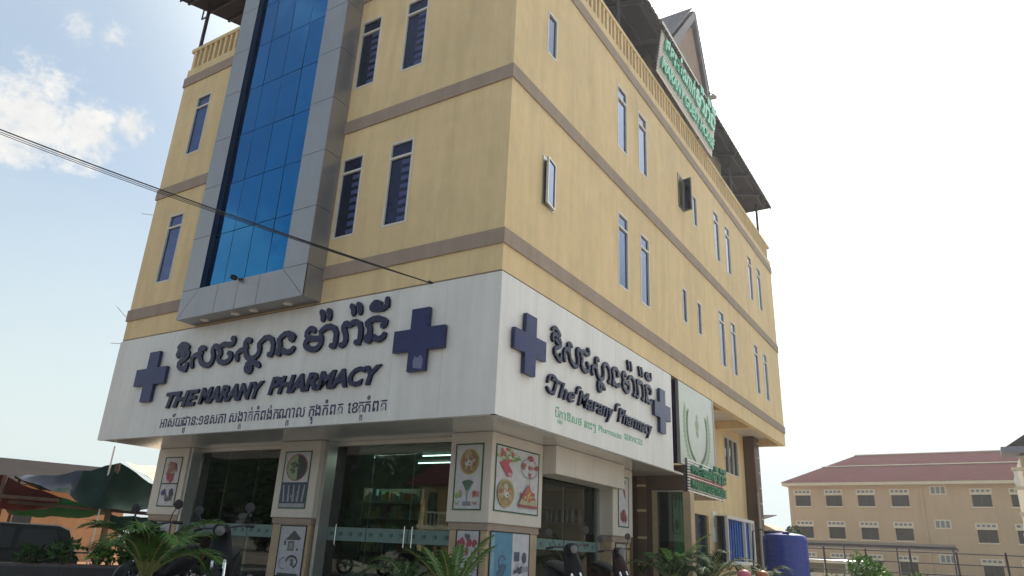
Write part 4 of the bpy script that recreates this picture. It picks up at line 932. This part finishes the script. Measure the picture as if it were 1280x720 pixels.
# ---------------------------------------------------------------- motor scooters
def scooter(label, loc, rz, paint, lean=.12):
    t = thing('motor_scooter', label, 'scooter', loc, rz, 'parked motor scooters'); Lx = Matrix.Rotation(lean, 4, 'X')
    def bd(b, name, par=None, sm=True):
        b.v = [tuple(Lx @ Vector(v)) for v in b.v]; return b.build(name, par or t, sm)
    for x in (-.60, .62):
        q = B(); R = .27; n = 28; prof = []
        vs = []; fs = []
        for i in range(n):
            a = 2*PI*i/n
            for k in range(8):
                c = 2*PI*k/8; r = R-.045+.045*math.cos(c); vs.append((x+r*math.cos(a), .045*math.sin(c), .27+r*math.sin(a)))
        for i in range(n):
            for k in range(8): fs.append((i*8+k, i*8+(k+1) % 8, ((i+1) % n)*8+(k+1) % 8, ((i+1) % n)*8+k))
        q.add(vs, fs, rubber); w = bd(q, 'wheel')
        q = B()
        for k in range(5):
            a = 2*PI*k/5; q.tube([(x, 0, .27), (x+.2*math.cos(a), 0, .27+.2*math.sin(a))], [.028, .018], chrome, 6)
        q.lathe([(.05, -.05), (.05, .05)], (x, 0, .27), steel, 12, 'y'); bd(q, 'rim', w)
    q = B(); q.loft([((-.78, 0, .66), (0, .03, 0), (0, 0, .03)), ((-.65, 0, .64), (0, .09, 0), (.03, 0, .08)), ((-.35, 0, .56), (0, .13, 0), (0, 0, .15)), ((-.05, 0, .47), (0, .12, 0), (0, 0, .13)), ((.12, 0, .36), (0, .10, 0), (0, 0, .07)), ((.3, 0, .42), (0, .12, 0), (-.05, 0, .08)), ((.38, 0, .6), (0, .16, 0), (-.10, 0, .05)), ((.36, 0, .80), (0, .13, 0), (-.09, 0, .06)), ((.30, 0, .95), (0, .10, 0), (-.05, 0, .06))], paint, 14); bd(q, 'body')
    q = B(); q.loft([((-.72, 0, .72), (0, .06, 0), (0, 0, .02)), ((-.5, 0, .75), (0, .12, 0), (0, 0, .04)), ((-.25, 0, .73), (0, .13, 0), (0, 0, .045)), ((.0, 0, .66), (0, .10, 0), (0, 0, .04)), ((.08, 0, .62), (0, .05, 0), (0, 0, .02))], rubber, 12); bd(q, 'seat')
    q = B(); q.loft([((.34, 0, .98), (0, .09, 0), (-.03, 0, .08)), ((.42, 0, .99), (0, .10, 0), (-.02, 0, .07)), ((.47, 0, .97), (0, .06, 0), (-.01, 0, .04))], paint, 12); hd = bd(q, 'handlebar_cowl')
    q = B(); q.lathe([(.055, 0), (.06, .02), (.03, .035)], (.455, 0, .97), mat('headlight_lens', (.12, .12, .12), .3) if 'headlight_lens' not in bpy.data.materials else bpy.data.materials['headlight_lens'], 14, 'x'); bd(q, 'headlight', hd)
    q = B(); q.tube([(.20, -.36, 1.0), (.28, -.24, 1.02), (.34, 0, 1.0), (.28, .24, 1.02), (.20, .36, 1.0)], .014, steel, 8); q.tube([(.20, -.36, 1.0), (.26, -.26, 1.015)], .02, rubber, 8); q.tube([(.20, .36, 1.0), (.26, .26, 1.015)], .02, rubber, 8); bd(q, 'handlebar')
    for s in (-1, 1):
        q = B(); q.tube([(.28, s*.22, 1.02), (.30, s*.27, 1.12), (.27, s*.31, 1.20)], .007, steel, 6); q.lathe([(.02, -.02), (.06, -.008), (.062, 0), (.055, .002)], (.26, s*.31, 1.235), black, 16, 'x'); mr = bd(q, 'mirror')
        q = B(); q.lathe([(.058, -.024), (.058, -.0215)], (.262, s*.31, 1.235), chrome, 16, 'x'); bd(q, 'mirror_glass', mr)
    q = B(); q.tube([(.62, .07, .27), (.45, .07, .62)], .022, chrome, 8); q.tube([(.62, -.07, .27), (.45, -.07, .62)], .022, chrome, 8); bd(q, 'fork')
    q = B(); vs = []; 
    for i in range(9):
        a = -.3+2.3*i/8; c = Vector((.62+.30*math.cos(a), 0, .27+.30*math.sin(a)))
        for y, d in ((-.07, -.03), (0, 0), (.07, -.03)): vs.append((c.x+d*math.cos(a), y, c.z+d*math.sin(a)))
    q.add(vs, [(3*i+k, 3*i+k+1, 3*i+k+4, 3*i+k+3) for i in range(8) for k in range(2)], paint); bd(q, 'front_mudguard')
    q = B(); q.tube([(-.1, .12, .25), (-.4, .16, .27), (-.8, .17, .36)], [.02, .045, .05], chrome, 10); bd(q, 'exhaust')
    q = B(); q.lathe([(.02, -.03), (.04, .02)], (-.80, 0, .62), cm(.4, .02, .02), 10, 'x'); bd(q, 'tail_light')
    return t
scooter('black scooter facing the shop behind the large front palm', (-1.68, -3.38, .70), math.radians(-48), blkpaint)
scooter('dark scooter parked at the far left of the front window', (-2.45, -3.75, .70), math.radians(-70), blkpaint)
scooter('black scooter before the side shop window', (.95, .95, .70), math.radians(-40), blkpaint)
scooter('dark scooter by the brown entrance portal', (.35, 4.0, .70), math.radians(-35), mat('dark_red_paint', (.022, .006, .007), .5, spec=.2))
t = thing('bench', 'low wooden bench under two helmets near the yellow side wall', 'bench', (2.85, 4.72, .70), math.radians(45)); q = B(); q.cbox((-.5, -.18, .51), (.5, .18, .558), wood, .01); q.build('seat', t)
for x in (-.42, .42):
    for y in (-.13, .13): B().tube([(x, y, 0), (x, y, .51)], .025, wood, 6).build('leg', t)
for c, m, x, y, lab in (('pink', skin_helmet_p, 2.72, 4.58, 'pink helmet lying on a scooter seat near the blue tank'), ('orange', skin_helmet_o, 2.98, 4.86, 'orange brown helmet beside the pink one near the blue tank')):
    t = thing('helmet', lab, 'helmet', (x, y, 1.27), 0, 'helmets on the bench'); q = B(); q.lathe([(.02, .195), (.07, .185), (.11, .15), (.125, .10), (.125, .05), (.115, .0), (.10, -.01)], (0, 0, 0), m, 22); q.build('shell', t, True)
    q = B(); q.lathe([(.128, .035), (.131, .045), (.129, .055)], (0, 0, 0), black, 22); q.build('trim', t, True)

# ---------------------------------------------------------------- water tank
t = thing('water_tank', 'big blue plastic water tank beside the yellow side wall', 'water tank', (1.14, 15.55, .70)); R = .68
q = B(); prof = [(R*.97, 0), (R, .03)]
for i in range(11): z = .1+i*.145; prof += [(R, z), (R*1.006, z+.02), (R*1.006, z+.05), (R, z+.07)]
prof += [(R*.985, 1.70), (R*.93, 1.76), (R*.7, 1.81), (R*.36, 1.84)]
q.lathe(prof, (0, 0, 0), tankm, 48); q.build('barrel', t, True)
q = B(); q.lathe([(.25, 1.82), (.25, 1.90), (.22, 1.93), (.04, 1.94)], (-.26, -.1, -.03), mat('dark_lid', (.02, .02, .05), .5), 24); q.build('lid', t, True)
q = B(); q.box((.05, -.5, 1.74), (.25, -.35, 1.86), tankm); q.build('lifting_lug', t); q = B(); q.box((-.56, -.3, 1.74), (-.42, -.1, 1.88), black); q.build('float_valve', t)
q = B(); q.tube([(-.45, -.2, 1.80), (-.62, -.35, 1.92), (-.9, -.4, 1.85), (-.95, -.4, .3)], .025, black, 8); q.build('inlet_pipe', t, True)

# ---------------------------------------------------------------- overhead cable
t = thing('overhead_cable', 'bundle of black cables crossing from the left sky to the facade above the fascia', 'cable', (0, 0, 0))
for k, (dz, dx) in enumerate(((0, 0), (-.05, .0), (-.09, .03))):
    q = B(); P0 = Vector((-14.0, -8.52-dx, 10.43+dz)); P1 = Vector((-1.57, -.01, 6.27)); n = 40; pts = []
    P0 = P1+(Vector((-8.67, -5.05, 8.91+dz*1.6))-P1)*2.4
    for i in range(n+1):
        s = i/n; p = P0.lerp(P1, s); p.z -= .55*4*s*(1-s)*(1+.12*k)-.55*4*.583*.417*(1+.12*k)*(1-s)/.583*.999 if s > .4 else 0; pts.append(p)
    pts = []
    A_ = Vector((-8.67, -5.05, 8.91+dz)); 
    for i in range(n+1):
        s = i/n; p = P1.lerp(P1+(A_-P1)*2.4, s); u = s*2.4; p.z += .28*(u*u-u)*(.9+.15*k); pts.append(p)
    q.tube(pts, .013 if k == 0 else .007, cablem, 6); q.build('cable', t, True)
q = B(); q.tube([(-1.57, .0, 6.28), (-1.57, -.10, 6.28)], .025, black, 8); q.build('anchor', t, True)
for (x, z, dx, dz, lab) in ((XW, 6.55, -.9, .85, 'thin bare rod sticking up from the left edge of the building'), (XW, 6.32, -.75, .02, 'thin bare rod sticking out level from the left edge of the building'), (XW, 10.1, -.8, .12, 'thin bare rod high on the left edge of the building')):
    o = B().tube([(x, .5, z), (x+dx, .1, z+dz)], .008, cm(.3, .28, .25), 5).build('wire_rod'); tag(o, lab, 'rod')

# ---------------------------------------------------------------- left background: stalls, car, ochre building
def tarp(name, label, grid, m, m2=None, poles=(), rails=(), cat='canopy'):
    """grid: rows of 3-D points; a sagging sheet with a visible thickness"""
    t = thing(name, label, cat, (grid[0][0][0], grid[0][0][1], 0)); off = Vector(t.location); nr, nc = len(grid), len(grid[0]); K = 6; vs = []; fs = []
    for j in range((nr-1)*K+1):
        for i in range((nc-1)*K+1):
            a, fa = min(j//K, nr-2), (j-min(j//K, nr-2)*K)/K; c, fc_ = min(i//K, nc-2), (i-min(i//K, nc-2)*K)/K
            p = Vector(grid[a][c]).lerp(Vector(grid[a][c+1]), fc_).lerp(Vector(grid[a+1][c]).lerp(Vector(grid[a+1][c+1]), fc_), fa)
            p.z -= .16*math.sin(PI*fa)*math.sin(PI*fc_)+.10*(math.sin(PI*fa)+math.sin(PI*fc_))*.5+.03*math.sin(i*1.7+j*1.1); vs.append(p-off)
    w = (nc-1)*K+1
    for j in range((nr-1)*K):
        for i in range(w-1): a = j*w+i; fs.append((a, a+1, a+w+1, a+w))
    b = B(); b.add(vs, fs, m)
    if m2:
        b.mi(m2)
        for k_, f in enumerate(fs):
            if (k_ % (w-1)) < 7 and (k_//(w-1)) >= 2: b.m[k_] = 1
    b.build('sheet', t, True)
    for p0, p1, r in poles: B().tube([Vector(p0)-off, Vector(p1)-off], r, wood, 7).build('pole', t, True)
    for p0, p1, r in rails: B().tube([Vector(p0)-off, Vector(p1)-off], r, wood, 6).build('rail', t, True)
    return t
C0 = Vector((6.588, -9.857, 1.6))
def far(dx, dy, dz, ref, d): return tuple((C0+Vector((dx, dy, dz))*(d/ref)).to_tuple(3))
ap = (-15.11, 2.55, 3.56); lf = (-16.13, .59, 2.89); rt = (-14.54, 3.52, 2.84)
tarp('green_stall_canopy', 'big dark green stall canopy with a raised peak left of the shop', [[(-16.5, .4, 2.95), (-15.6, 1.45, 2.55), (-14.9, 2.0, 2.20), (-14.1, 3.3, 2.25)], [(-17.6, .9, 2.98), (-16.2, 1.9, 3.22), ap, (-14.6, 3.95, 2.80)], [(-19.2, 2.0, 3.2), (-17.8, 3.2, 3.2), (-16.4, 4.6, 3.1), (-15.6, 5.6, 2.7)]], tarp_d, tarp_b,
     [((-15.11, 2.55, 0), (-15.11, 2.5, 3.5), .07), ((-14.9, 3.1, 0), (-14.75, 3.2, 2.6), .03), ((-17.5, 1.0, 0), (-17.5, 1.0, 2.9), .04)], [((-16.9, .6, 2.25), (-14.2, 3.6, 2.12), .05)])
tarp('pale_stall_canopy', 'pale canvas slope behind the green canopy peak by the left pier', [[(-15.2, 2.75, 3.60), (-14.55, 3.95, 2.9)], [(-17.5, 5.5, 3.8), (-16.6, 6.9, 3.0)]], straw)
tarp('red_stall_canopy', 'torn red canopy at the far left edge of the market stalls', [[(-18.5, -1.3, 2.75), (-17.0, .3, 2.95), (-16.0, 1.6, 2.45)], [(-19.0, -.6, 2.0), (-17.6, .6, 2.05), (-16.8, 1.7, 2.15)]], tarp_r, tarp_r, [((-16.9, .3, 0), (-16.9, .35, 2.95), .06), ((-18.3, -1.1, 0), (-18.3, -1.1, 2.7), .05)], [((-18.5, -1.2, 2.42), (-15.8, 1.4, 2.35), .05)])
tarp('small_green_canopy', 'small bright green canopy hanging below the big dark one', [[(-21.0, 2.0, 2.55), (-20.0, 3.4, 2.6), (-19.0, 4.9, 2.45)], [(-21.0, 2.5, 2.0), (-20.4, 3.6, 1.95), (-19.6, 5.0, 2.15)]], tarp_g, tarp_g, [((-19.1, 4.9, 0), (-19.1, 4.9, 2.5), .05), ((-20.9, 2.2, 0), (-20.9, 2.2, 2.5), .05)])
tarp('green_side_sheet', 'dark green sheet sagging between the stall posts beside the left pier', [[(-14.9, 2.5, 2.05), (-14.2, 3.5, 2.08)], [(-15.0, 2.6, 1.65), (-14.5, 3.4, 1.95)]], tarp_d, tarp_d)
tag(B().tube([(-15.2, 2.3, 0), (-15.25, 2.35, 4.0)], .025, white, 7).build('thin_pole'), 'thin pale pole rising behind the peak of the green canopy', 'pole')
# car silhouette
def car(name, label, cat, loc, rz, prof, W_, paint, glassm, wr=.34, wx=(-1.35, 1.35), rear_cut=None, wins=()):
    t = thing(name, label, cat, loc, rz); q = B(); secs = []
    n = len(prof)
    for y, k in ((-W_/2, .90), (-W_/2+.06, .97), (-W_/2+.14, 1), (W_/2-.14, 1), (W_/2-.06, .97), (W_/2, .90)): pass
    rows = []
    for x, z in prof:
        tum = max(0, (z-.9))*.22
        rows.append([(x, s*(W_/2-tum)*f, z-(0 if abs(f) < .95 else .03)) for s, f in ((-1, 1), (-1, .93), (-1, .5), (1, .5), (1, .93), (1, 1))])
    vs = [p for r in rows for p in r]; fs = []
    for i in range(n):
        for k in range(5): a = i*6+k; b_ = ((i+1) % n)*6+k; fs.append((a, a+1, b_+1, b_))
    fs += [tuple(i*6 for i in range(n)), tuple(i*6+5 for i in range(n))[::-1]]
    q.add(vs, fs, paint); q.build('body', t, True)
    for i, (x0, x1, x2, x3, z0, z1) in enumerate(wins):
        for s in (-1, 1):
            q = B(); y0 = s*(W_/2-max(0, z0-.9)*.22+.006); y1 = s*(W_/2-max(0, z1-.9)*.22+.006)
            q.prism([(x0, y0, z0), (x1, y0, z0), (x2, y1, z1), (x3, y1, z1)], (0, -s*.03, 0), glassm); q.build('window', t)
    for x in wx:
        for s in (-1, 1):
            q = B(); q.lathe([(wr*.6, -.11), (wr*.93, -.11), (wr, -.07), (wr, .07), (wr*.93, .11), (wr*.6, .11)], (x, s*(W_/2-.1), wr), rubber, 24, 'y'); w = q.build('wheel', t, True)
            q = B(); q.lathe([(wr*.58, -.09), (wr*.58, .115), (wr*.2, .09)], (x, s*(W_/2-.1), wr), silver, 16, 'y', Matrix.Scale(s, 4, (0, 1, 0))); q.build('rim', w, True)
    return t
SUVP = [(-2.15, .45), (-2.2, .85), (-2.1, 1.0), (-1.85, 1.58), (-1.6, 1.68), (.3, 1.70), (.75, 1.60), (1.25, 1.08), (2.1, .95), (2.22, .7), (2.2, .4)]
car('parked_car', 'very dark parked car with a rounded roof under the market canopies', 'car', (-15.3, -.45, 0), math.radians(243), SUVP, 1.8, carpaint, mat('dusty_dark_glass', (.008, .010, .012), .5, spec=.3), wins=((-1.75, -.75, -.8, -1.55, 1.08, 1.55), (-.65, .25, .2, -.65, 1.08, 1.58), (.33, 1.1, .7, .3, 1.08, 1.55)))
for i, (x, y, rz) in enumerate(((-7.4, -4.1, -.7), (-9.2, -3.4, -.5))): scooter(['black scooter before the parked car on the left of the forecourt', 'second dark scooter on the left, closer to the stalls'][i], (x, y, .70), rz, blkpaint)
# stall furniture
def stall(label, loc, rz, w, h, m):
    t = thing('stall_table', label, 'table', loc, rz); q = B(); q.box((-w/2, -.4, h-.05), (w/2, .4, h), m); q.build('top', t)
    for x in (-w/2+.05, w/2-.05):
        for y in (-.35, .35): B().tube([(x, y, 0), (x, y, h-.05)], .03, wood, 6).build('leg', t)
stall('wooden stall table under the green canopy, left of the tall pole', (-17.4, 3.2, 0), .9, 1.9, .95, wood)
stall('wooden stall table right of the tall pole, near the left pier', (-15.9, 4.9, 0), .9, 1.6, .9, wood)
def crate(label, loc, m, s=.4, h=.35):
    t = thing('crate', label, 'crate', loc, .8, 'crates on the stall tables'); q = B()
    for z in (0, .12, .24):
        q.box((-s/2, -s/2, z), (s/2, -s/2+.02, z+.09), m); q.box((-s/2, s/2-.02, z), (s/2, s/2, z+.09), m); q.box((-s/2, -s/2+.021, z), (-s/2+.02, s/2-.021, z+.09), m); q.box((s/2-.02, -s/2+.021, z), (s/2, s/2-.021, z+.09), m)
    q.box((-s/2+.02, -s/2+.02, .0), (s/2-.02, s/2-.02, .02), m); q.build('slats', t)
crate('dark crate on the left stall table', (-17.6, 3.0, .95), wood); crate('brown crate on the right stall table', (-15.8, 4.8, .9), cm(.2, .08, .05))
crate('dark crate beside the brown one on the right stall table', (-16.2, 4.4, .9), black)
# long ochre building with a brown roof
hb = thing('ochre_building', 'long low ochre building with a brown sheet roof behind the stalls', 'building', (-36, 8, 0), math.radians(72))
q = B(); q.box((-14, 0, 0), (6.5, 7, 3.72), orangew); q.build('wall', hb)
q = B(); q.prism([(-14.5, -.7, 3.65), (-14.5, 7.7, 3.65), (-14.5, 3.5, 5.15)], (21.4, 0, 0), roofm); q.build('roof', hb)
for i in range(8):
    x = -13+i*2.05; q = B(); q.box((x, -.02, 1.0 if i % 3 else 0), (x+.85, -.006, 2.4), darkg); w = q.build('window' if i % 3 else 'door', hb)
    q = B(); q.box((x-.06, -.03, 2.4), (x+.91, -.005, 2.48), creamm); q.build('lintel', w)
for i, (x, y) in enumerate(((-28, 14), (-31, 17), (-26.5, 12.5))):
    t = thing('wall_fence', ['grey mesh fence panel beyond the stalls, left', 'grey mesh fence panel furthest beyond the stalls', 'grey mesh fence panel nearest the left pier'][i], 'fence', (x, y, 0), math.radians(40)); q = B()
    for k in range(9): q.tube([(-2+k*.5, 0, 0), (-2+k*.5, 0, 1.9)], .02, steel, 5)
    for z in (.3, 1.0, 1.85): q.tube([(-2, 0, z), (2, 0, z)], .02, steel, 5)
    q.build('bars', t)
    B().box((-2, .05, 0), (2, .12, 1.5), conc).build('panel', t)
bush('tree', 'small round tree low above the pale canvas by the left pier', 'tree', (-40, 32, 0), 3, 5.5, 2500, [leafd, leafm], 71, .35, True)
bush('tree', 'distant bushy tree showing between stalls and left pier', 'tree', (-47, 30, 0), 3.2, 5, 2200, [leafm, leafd], 72, .35, True)
# earth bank and open lot
b = B(); b.prism([(-80, 14, 0), (-24, 14, 0), (-24, 17, .5), (-80, 19, .9)], (0, 6, 0), dirtm); tag(b.build('earth_bank'), kind='structure')

# ---------------------------------------------------------------- right background: three-storey block
sc_ = thing('school_block', 'long three storey ochre block with a maroon hipped roof', 'building', (-10.45, 73.3, 0), math.radians(-4.3))
LX = 46
hols = []; wl_ = []; tri = []
for r, (z0, z1) in enumerate(((1.05, 2.3), (4.25, 5.38), (7.42, 8.5))):
    x = .65; k = 0
    while x < LX-3:
        if k % 5 == 4: tri.append((x+.35, x+1.75, z1+.0, z1+.85)); x += 3.75
        else: hols.append((x, x+1.55, z0, z1)); wl_.append((x, z0, z1)); x += 3.08
        k += 1
us = sorted({0, LX, *[h[0] for h in hols], *[h[1] for h in hols]}); zs = sorted({0, 9.45, *[h[2] for h in hols], *[h[3] for h in hols]}); b = B()
for ua, ub in zip(us, us[1:]):
    for za, zb in zip(zs, zs[1:]):
        if any(h[0] < (ua+ub)/2 < h[1] and h[2] < (za+zb)/2 < h[3] for h in hols): continue
        b.add([(ua, 0, za), (ub, 0, za), (ub, 0, zb), (ua, 0, zb)], [(0, 1, 2, 3)], schoolw)
for a, c, d, e in hols:
    for (p, q_), (r, s) in (((a, d), (c, d)), ((c, d), (c, e)), ((c, e), (a, e)), ((a, e), (a, d))): b.add([(p, 0, q_), (r, 0, s), (r, .25, s), (p, .25, q_)], [(0, 1, 2, 3)], schoolw)
b.box((0, .001, 0), (.25, 18, 9.45), schoolw); b.box((.25, 17.8, 0), (LX, 18, 9.45), schoolw); b.box((LX-.25, .3, 0), (LX, 17.8, 9.45), schoolw); b.build('wall', sc_)
for x in (12.4, 30): q = B(); q.box((x, -.12, 0), (x+.3, -.001, 9.44), schoolw); q.build('pilaster', sc_)
winm = mat('dark_window_recess', (.03, .024, .02), .35); gm_ = mat('grey_vent_glass', (.16, .17, .19), .3)
wp = {}
for x, z0, z1 in wl_:
    key = round(z1-z0, 2)
    if key not in wp:
        q = B(); h = z1-z0; q.box((-.12, -.10, h), (1.67, -.002, h+.16), creamm); q.box((-.12, -.07, h+.16), (1.67, -.001, h+.58), creamm); 
        for k in range(4): q.box((.02+k*.40, -.085, h+.24), (.30+k*.40, -.0701, h+.46), gm_)
        fr = q.build('window_surround', sc_); fr.location = (x, 0, z0); q = B(); q.box((0, .2, 0), (1.55, .23, h), winm); q.box((.75, .17, 0), (.80, .199, h), wood); pn = q.build('pane', fr); q = B(); q.box((-.1, -.12, -.12), (1.65, -.002, -.0), creamm); sl_ = q.build('sill', fr); wp[key] = (fr, pn, sl_)
    else:
        fr, pn, sl_ = wp[key]; f2 = fr.copy(); COL.objects.link(f2); f2.location = (x, 0, z0); p2 = pn.copy(); COL.objects.link(p2); p2.parent = f2; p3 = sl_.copy(); COL.objects.link(p3); p3.parent = f2
for a, c, d, e in tri:
    q = B(); q.box((a, -.05, d), (c, -.002, e), creamm)
    for k in range(3): q.box((a+.12+k*.42, -.06, d+.12), (a+.44+k*.42, -.0501, e-.12), gm_)
    q.build('vent_window', sc_)
q = B(); q.box((-.45, -.75, 9.45), (LX+.4, 18.6, 9.75), creamm); q.build('cornice', sc_)
e0, e1, f0, f1, zt = -.55, LX+.5, -.85, 18.7, 13.6; my = (f0+f1)/2; hx = 5.2
q = B(); P = [(e0, f0, 9.76), (e1, f0, 9.76), (e1, f1, 9.76), (e0, f1, 9.76), (hx, my, zt), (LX-hx, my, zt)]
q.add(P, [(0, 1, 5, 4), (1, 2, 5), (2, 3, 4, 5), (3, 0, 4), (3, 2, 1, 0)], maroon); rf2 = q.build('roof', sc_)
q = B()
def rp(s, x): return (x, f0+(my-f0)*s, 9.76+(zt-9.76)*s)
q.tube([Vector(rp(.55, e0+(hx-e0)*.55))+Vector((0, -.02, .05)), Vector(rp(.55, LX-2.6))+Vector((0, -.02, .05))], .07, creamm, 6); q.tube([(hx, my, zt+.03), (LX-hx, my, zt+.03)], .12, cm(.5, .4, .35), 6); q.build('ridge_capping', rf2)
# carport, van, low wall and fence in front of it
cp = thing('carport', 'thin dark flat carport roof on slim posts before the ochre block', 'carport', (-5.2, 47.5, 0))
q = B(); q.box((0, 0, 2.95), (10.2, 5, 3.12), steel); q.box((0, -.05, 3.12), (10.2, -.002, 3.28), cm(.2, .19, .18)); q.build('roof', cp)
for x in (.2, 3.4, 6.7, 10): B().tube([(x, .2, 0), (x, .2, 2.95)], .05, steel, 6).build('post', cp)
VAN = [(-2.3, .35), (-2.35, .9), (-2.25, 1.25), (-2.05, 1.85), (-1.8, 1.95), (1.2, 1.95), (1.55, 1.85), (2.1, 1.2), (2.45, .95), (2.5, .4)]
car('parked_van', 'silver grey van behind the fence before the ochre block', 'van', (-1.0, 36.3, 0), math.radians(183), VAN, 1.8, silver, darkg, wins=((-2.0, -1.0, -1.0, -1.85, 1.25, 1.75), (-.9, .1, .1, -.9, 1.25, 1.75), (.2, 1.0, 1.0, .2, 1.25, 1.75), (1.1, 1.85, 1.5, 1.1, 1.25, 1.72)))
lw = thing('low_wall', 'low grey wall under the dark rail fence', 'wall', (-4, 30.0, 0)); B().box((0, 0, 0), (26, .2, 1.05), conc).build('wall', lw)
fe = thing('rail_fence', 'dark steel rail fence with thin posts before the ochre block', 'fence', (-4, 29.85, 0))
for i in range(14):
    x = .2+i*1.86; B().tube([(x, 0, 0), (x-.05, 0, 2.45 if i % 2 else 2.5)], .045, steel, 7).build('post', fe)
for z in (2.38, 1.92, 1.45): B().tube([(0, 0, z+.02), (26, 0, z-.02)], .028, steel, 6).build('rail', fe)
bush('shrub', 'bright green sunlit shrub on the ground before the rail fence', 'shrub', (3.0, 19.9, 0), .95, 1.95, 2600, [leafb, leafb, leafm], 81, .09)
bush('shrub', 'low yellow green shrub between the blue tank and the bright shrub', 'shrub', (1.9, 21.5, 0), .7, 1.15, 1200, [leafb, leafm], 82, .09)
bush('shrub', 'low green bush at the right end of the bright shrub', 'shrub', (4.3, 20.6, 0), .8, 1.45, 1300, [leafb, leafm], 83, .09)
# sheds and roofs behind the building
t = thing('rear_shed', 'small shed with a ragged brown sheet roof behind the brown column', 'shed', (-3.6, 26.6, 0)); B().box((-3, 0, 0), (1.1, 3, 3.3), cm(.3, .22, .15)).build('wall', t)
q = B()
for i in range(14): q.prism([(-3.2+i*.33, -.5, 3.45), (-3.2+i*.33+.30, -.5, 3.45), (-3.2+i*.33+.30, 3.2, 3.9), (-3.2+i*.33, 3.2, 3.9)], (0, 0, .03), roofm)
q.build('roof_sheets', t)
t = thing('far_house', 'distant house with a pale sloping roof behind the blue tank', 'house', (-10.5, 50, 0)); B().box((0, 0, 0), (4.6, 5, 3.4), creamm).build('wall', t)
B().prism([(-.4, -.4, 3.4), (5.0, -.4, 3.4), (2.4, -.4, 4.6)], (0, 6, 0), cm(.38, .25, .17)).build('roof', t)
bush('tree', 'tuft of dark treetop just above the distant pale roof', 'tree', (-6.9, 56, 0), .8, 4.9, 500, [leafd, leafm], 91, .3, True)
# ornate house corner entering at the right edge
oh = thing('balcony_house', 'cream house corner with a dark eave and balusters at the right edge', 'house', (8.05, 25.2, 0))
q = B(); q.box((.25, .3, 0), (7, 8, 6.1), creamm); q.build('wall', oh)
q = B(); q.prism([(-.35, -.35, 6.15), (7.4, -.35, 6.15), (7.4, 1.2, 6.15), (-.35, 1.2, 6.15)], (0, 0, .22), cm(.20, .21, .27)); q.prism([(-.2, -.2, 6.372), (.9, .6, 7.2), (6, .6, 7.2), (7, -.2, 6.372)], (0, 1.2, 0), roofm); q.build('eave', oh)
for z, hh in ((4.75, .85), (3.0, .9)):
    q = B(); q.box((-.12, -.1, z+hh-.12), (6, .15, z+hh), creamm); q.box((-.12, -.1, z), (6, .15, z+.12), creamm); q.build('balcony_rail', oh)
    for k in range(8): q = B(); q.lathe([(.06, 0), (.10, .12), (.11, .25), (.05, .42), (.08, hh-.26)], (.0+k*.32, .02, z+.121), white, 12); q.build('baluster', oh, True)
# ---------------------------------------------------------------- across the road (seen in the shop glass)
ho = thing('roadside_house', 'yellow house with white railing and maroon roof across the road', 'house', (-24, -34, 0))
q = B(); q.box((-8, -8, 0), (8, -2.2, 6.2), yellow); q.build('wall', ho)
for x in (-8, -4.1, -.2, 3.7, 7.6): B().box((x, -.4, 0), (x+.4, 0, 6.2), yellow).build('pillar', ho)
q = B(); q.box((-8.2, -2.2, 2.9), (8.2, .05, 3.2), creamm); q.box((-8.2, -2.2, 5.9), (8.2, .05, 6.2), yellow); q.build('floor_edge', ho)
q = B(); q.prism([(-9, .9, 6.2), (9, .9, 6.2), (9, -3.5, 8.6), (-9, -3.5, 8.6)], (0, 0, .15), maroon); q.build('roof', ho)
q = B()
for i in range(40): q.box((-7.8+i*.4, -.12, 3.2), (-7.76+i*.4, -.08, 4.15), white)
q.box((-8, -.14, 4.15), (8, -.06, 4.22), white); q.build('railing', ho)
bush('tree', 'broad green tree across the side road, mirrored in the side window', 'tree', (17, 34, 0), 5, 9, 4500, [leafm, leafd, leafb], 95, .4, True)
bush('tree', 'second tree across the side road beyond the right edge', 'tree', (24, 30, 0), 5, 8, 3500, [leafm, leafd], 96, .4, True)

for i in range(12):
    x = -86+i*8.2; bush('tree', ['outermost roadside tree, far beyond the left end of the row', 'roadside tree next to the outermost one on the left', 'third roadside tree from the outer left end', 'fourth roadside tree from the outer left end', 'fifth roadside tree from the outer left end', 'sixth roadside tree from the outer left end', 'roadside tree just left of the yellow house', 'roadside tree behind the yellow house', 'roadside tree just right of the yellow house', 'third roadside tree from the right end across the road', 'second roadside tree from the right end across the road', 'roadside tree at the right end of the row across the road'][i], 'tree', (x, -46-2*(i % 3), 0), 6.5, 13+i % 3, 6500, [leafd, leafm], 120+i, .6, True, 'trees across the road', .15)

# ---------------------------------------------------------------- thin haze volume added to stand in for veiling lens glare
hz = B(); hz.box((-1300, -1300, -1), (1300, 1300, 23), white); hz = hz.build('haze'); tag(hz, kind='stuff')
hm = bpy.data.materials.new('glare_haze'); hm.use_nodes = True; t_ = hm.node_tree; t_.nodes.clear()
pv = t_.nodes.new('ShaderNodeVolumePrincipled'); pv.inputs['Color'].default_value = (.92, .95, 1, 1); pv.inputs['Density'].default_value = .0007; pv.inputs['Anisotropy'].default_value = .62
oo = t_.nodes.new('ShaderNodeOutputMaterial'); t_.links.new(pv.outputs[0], oo.inputs['Volume'])
hz.data.materials.clear(); hz.data.materials.append(hm)
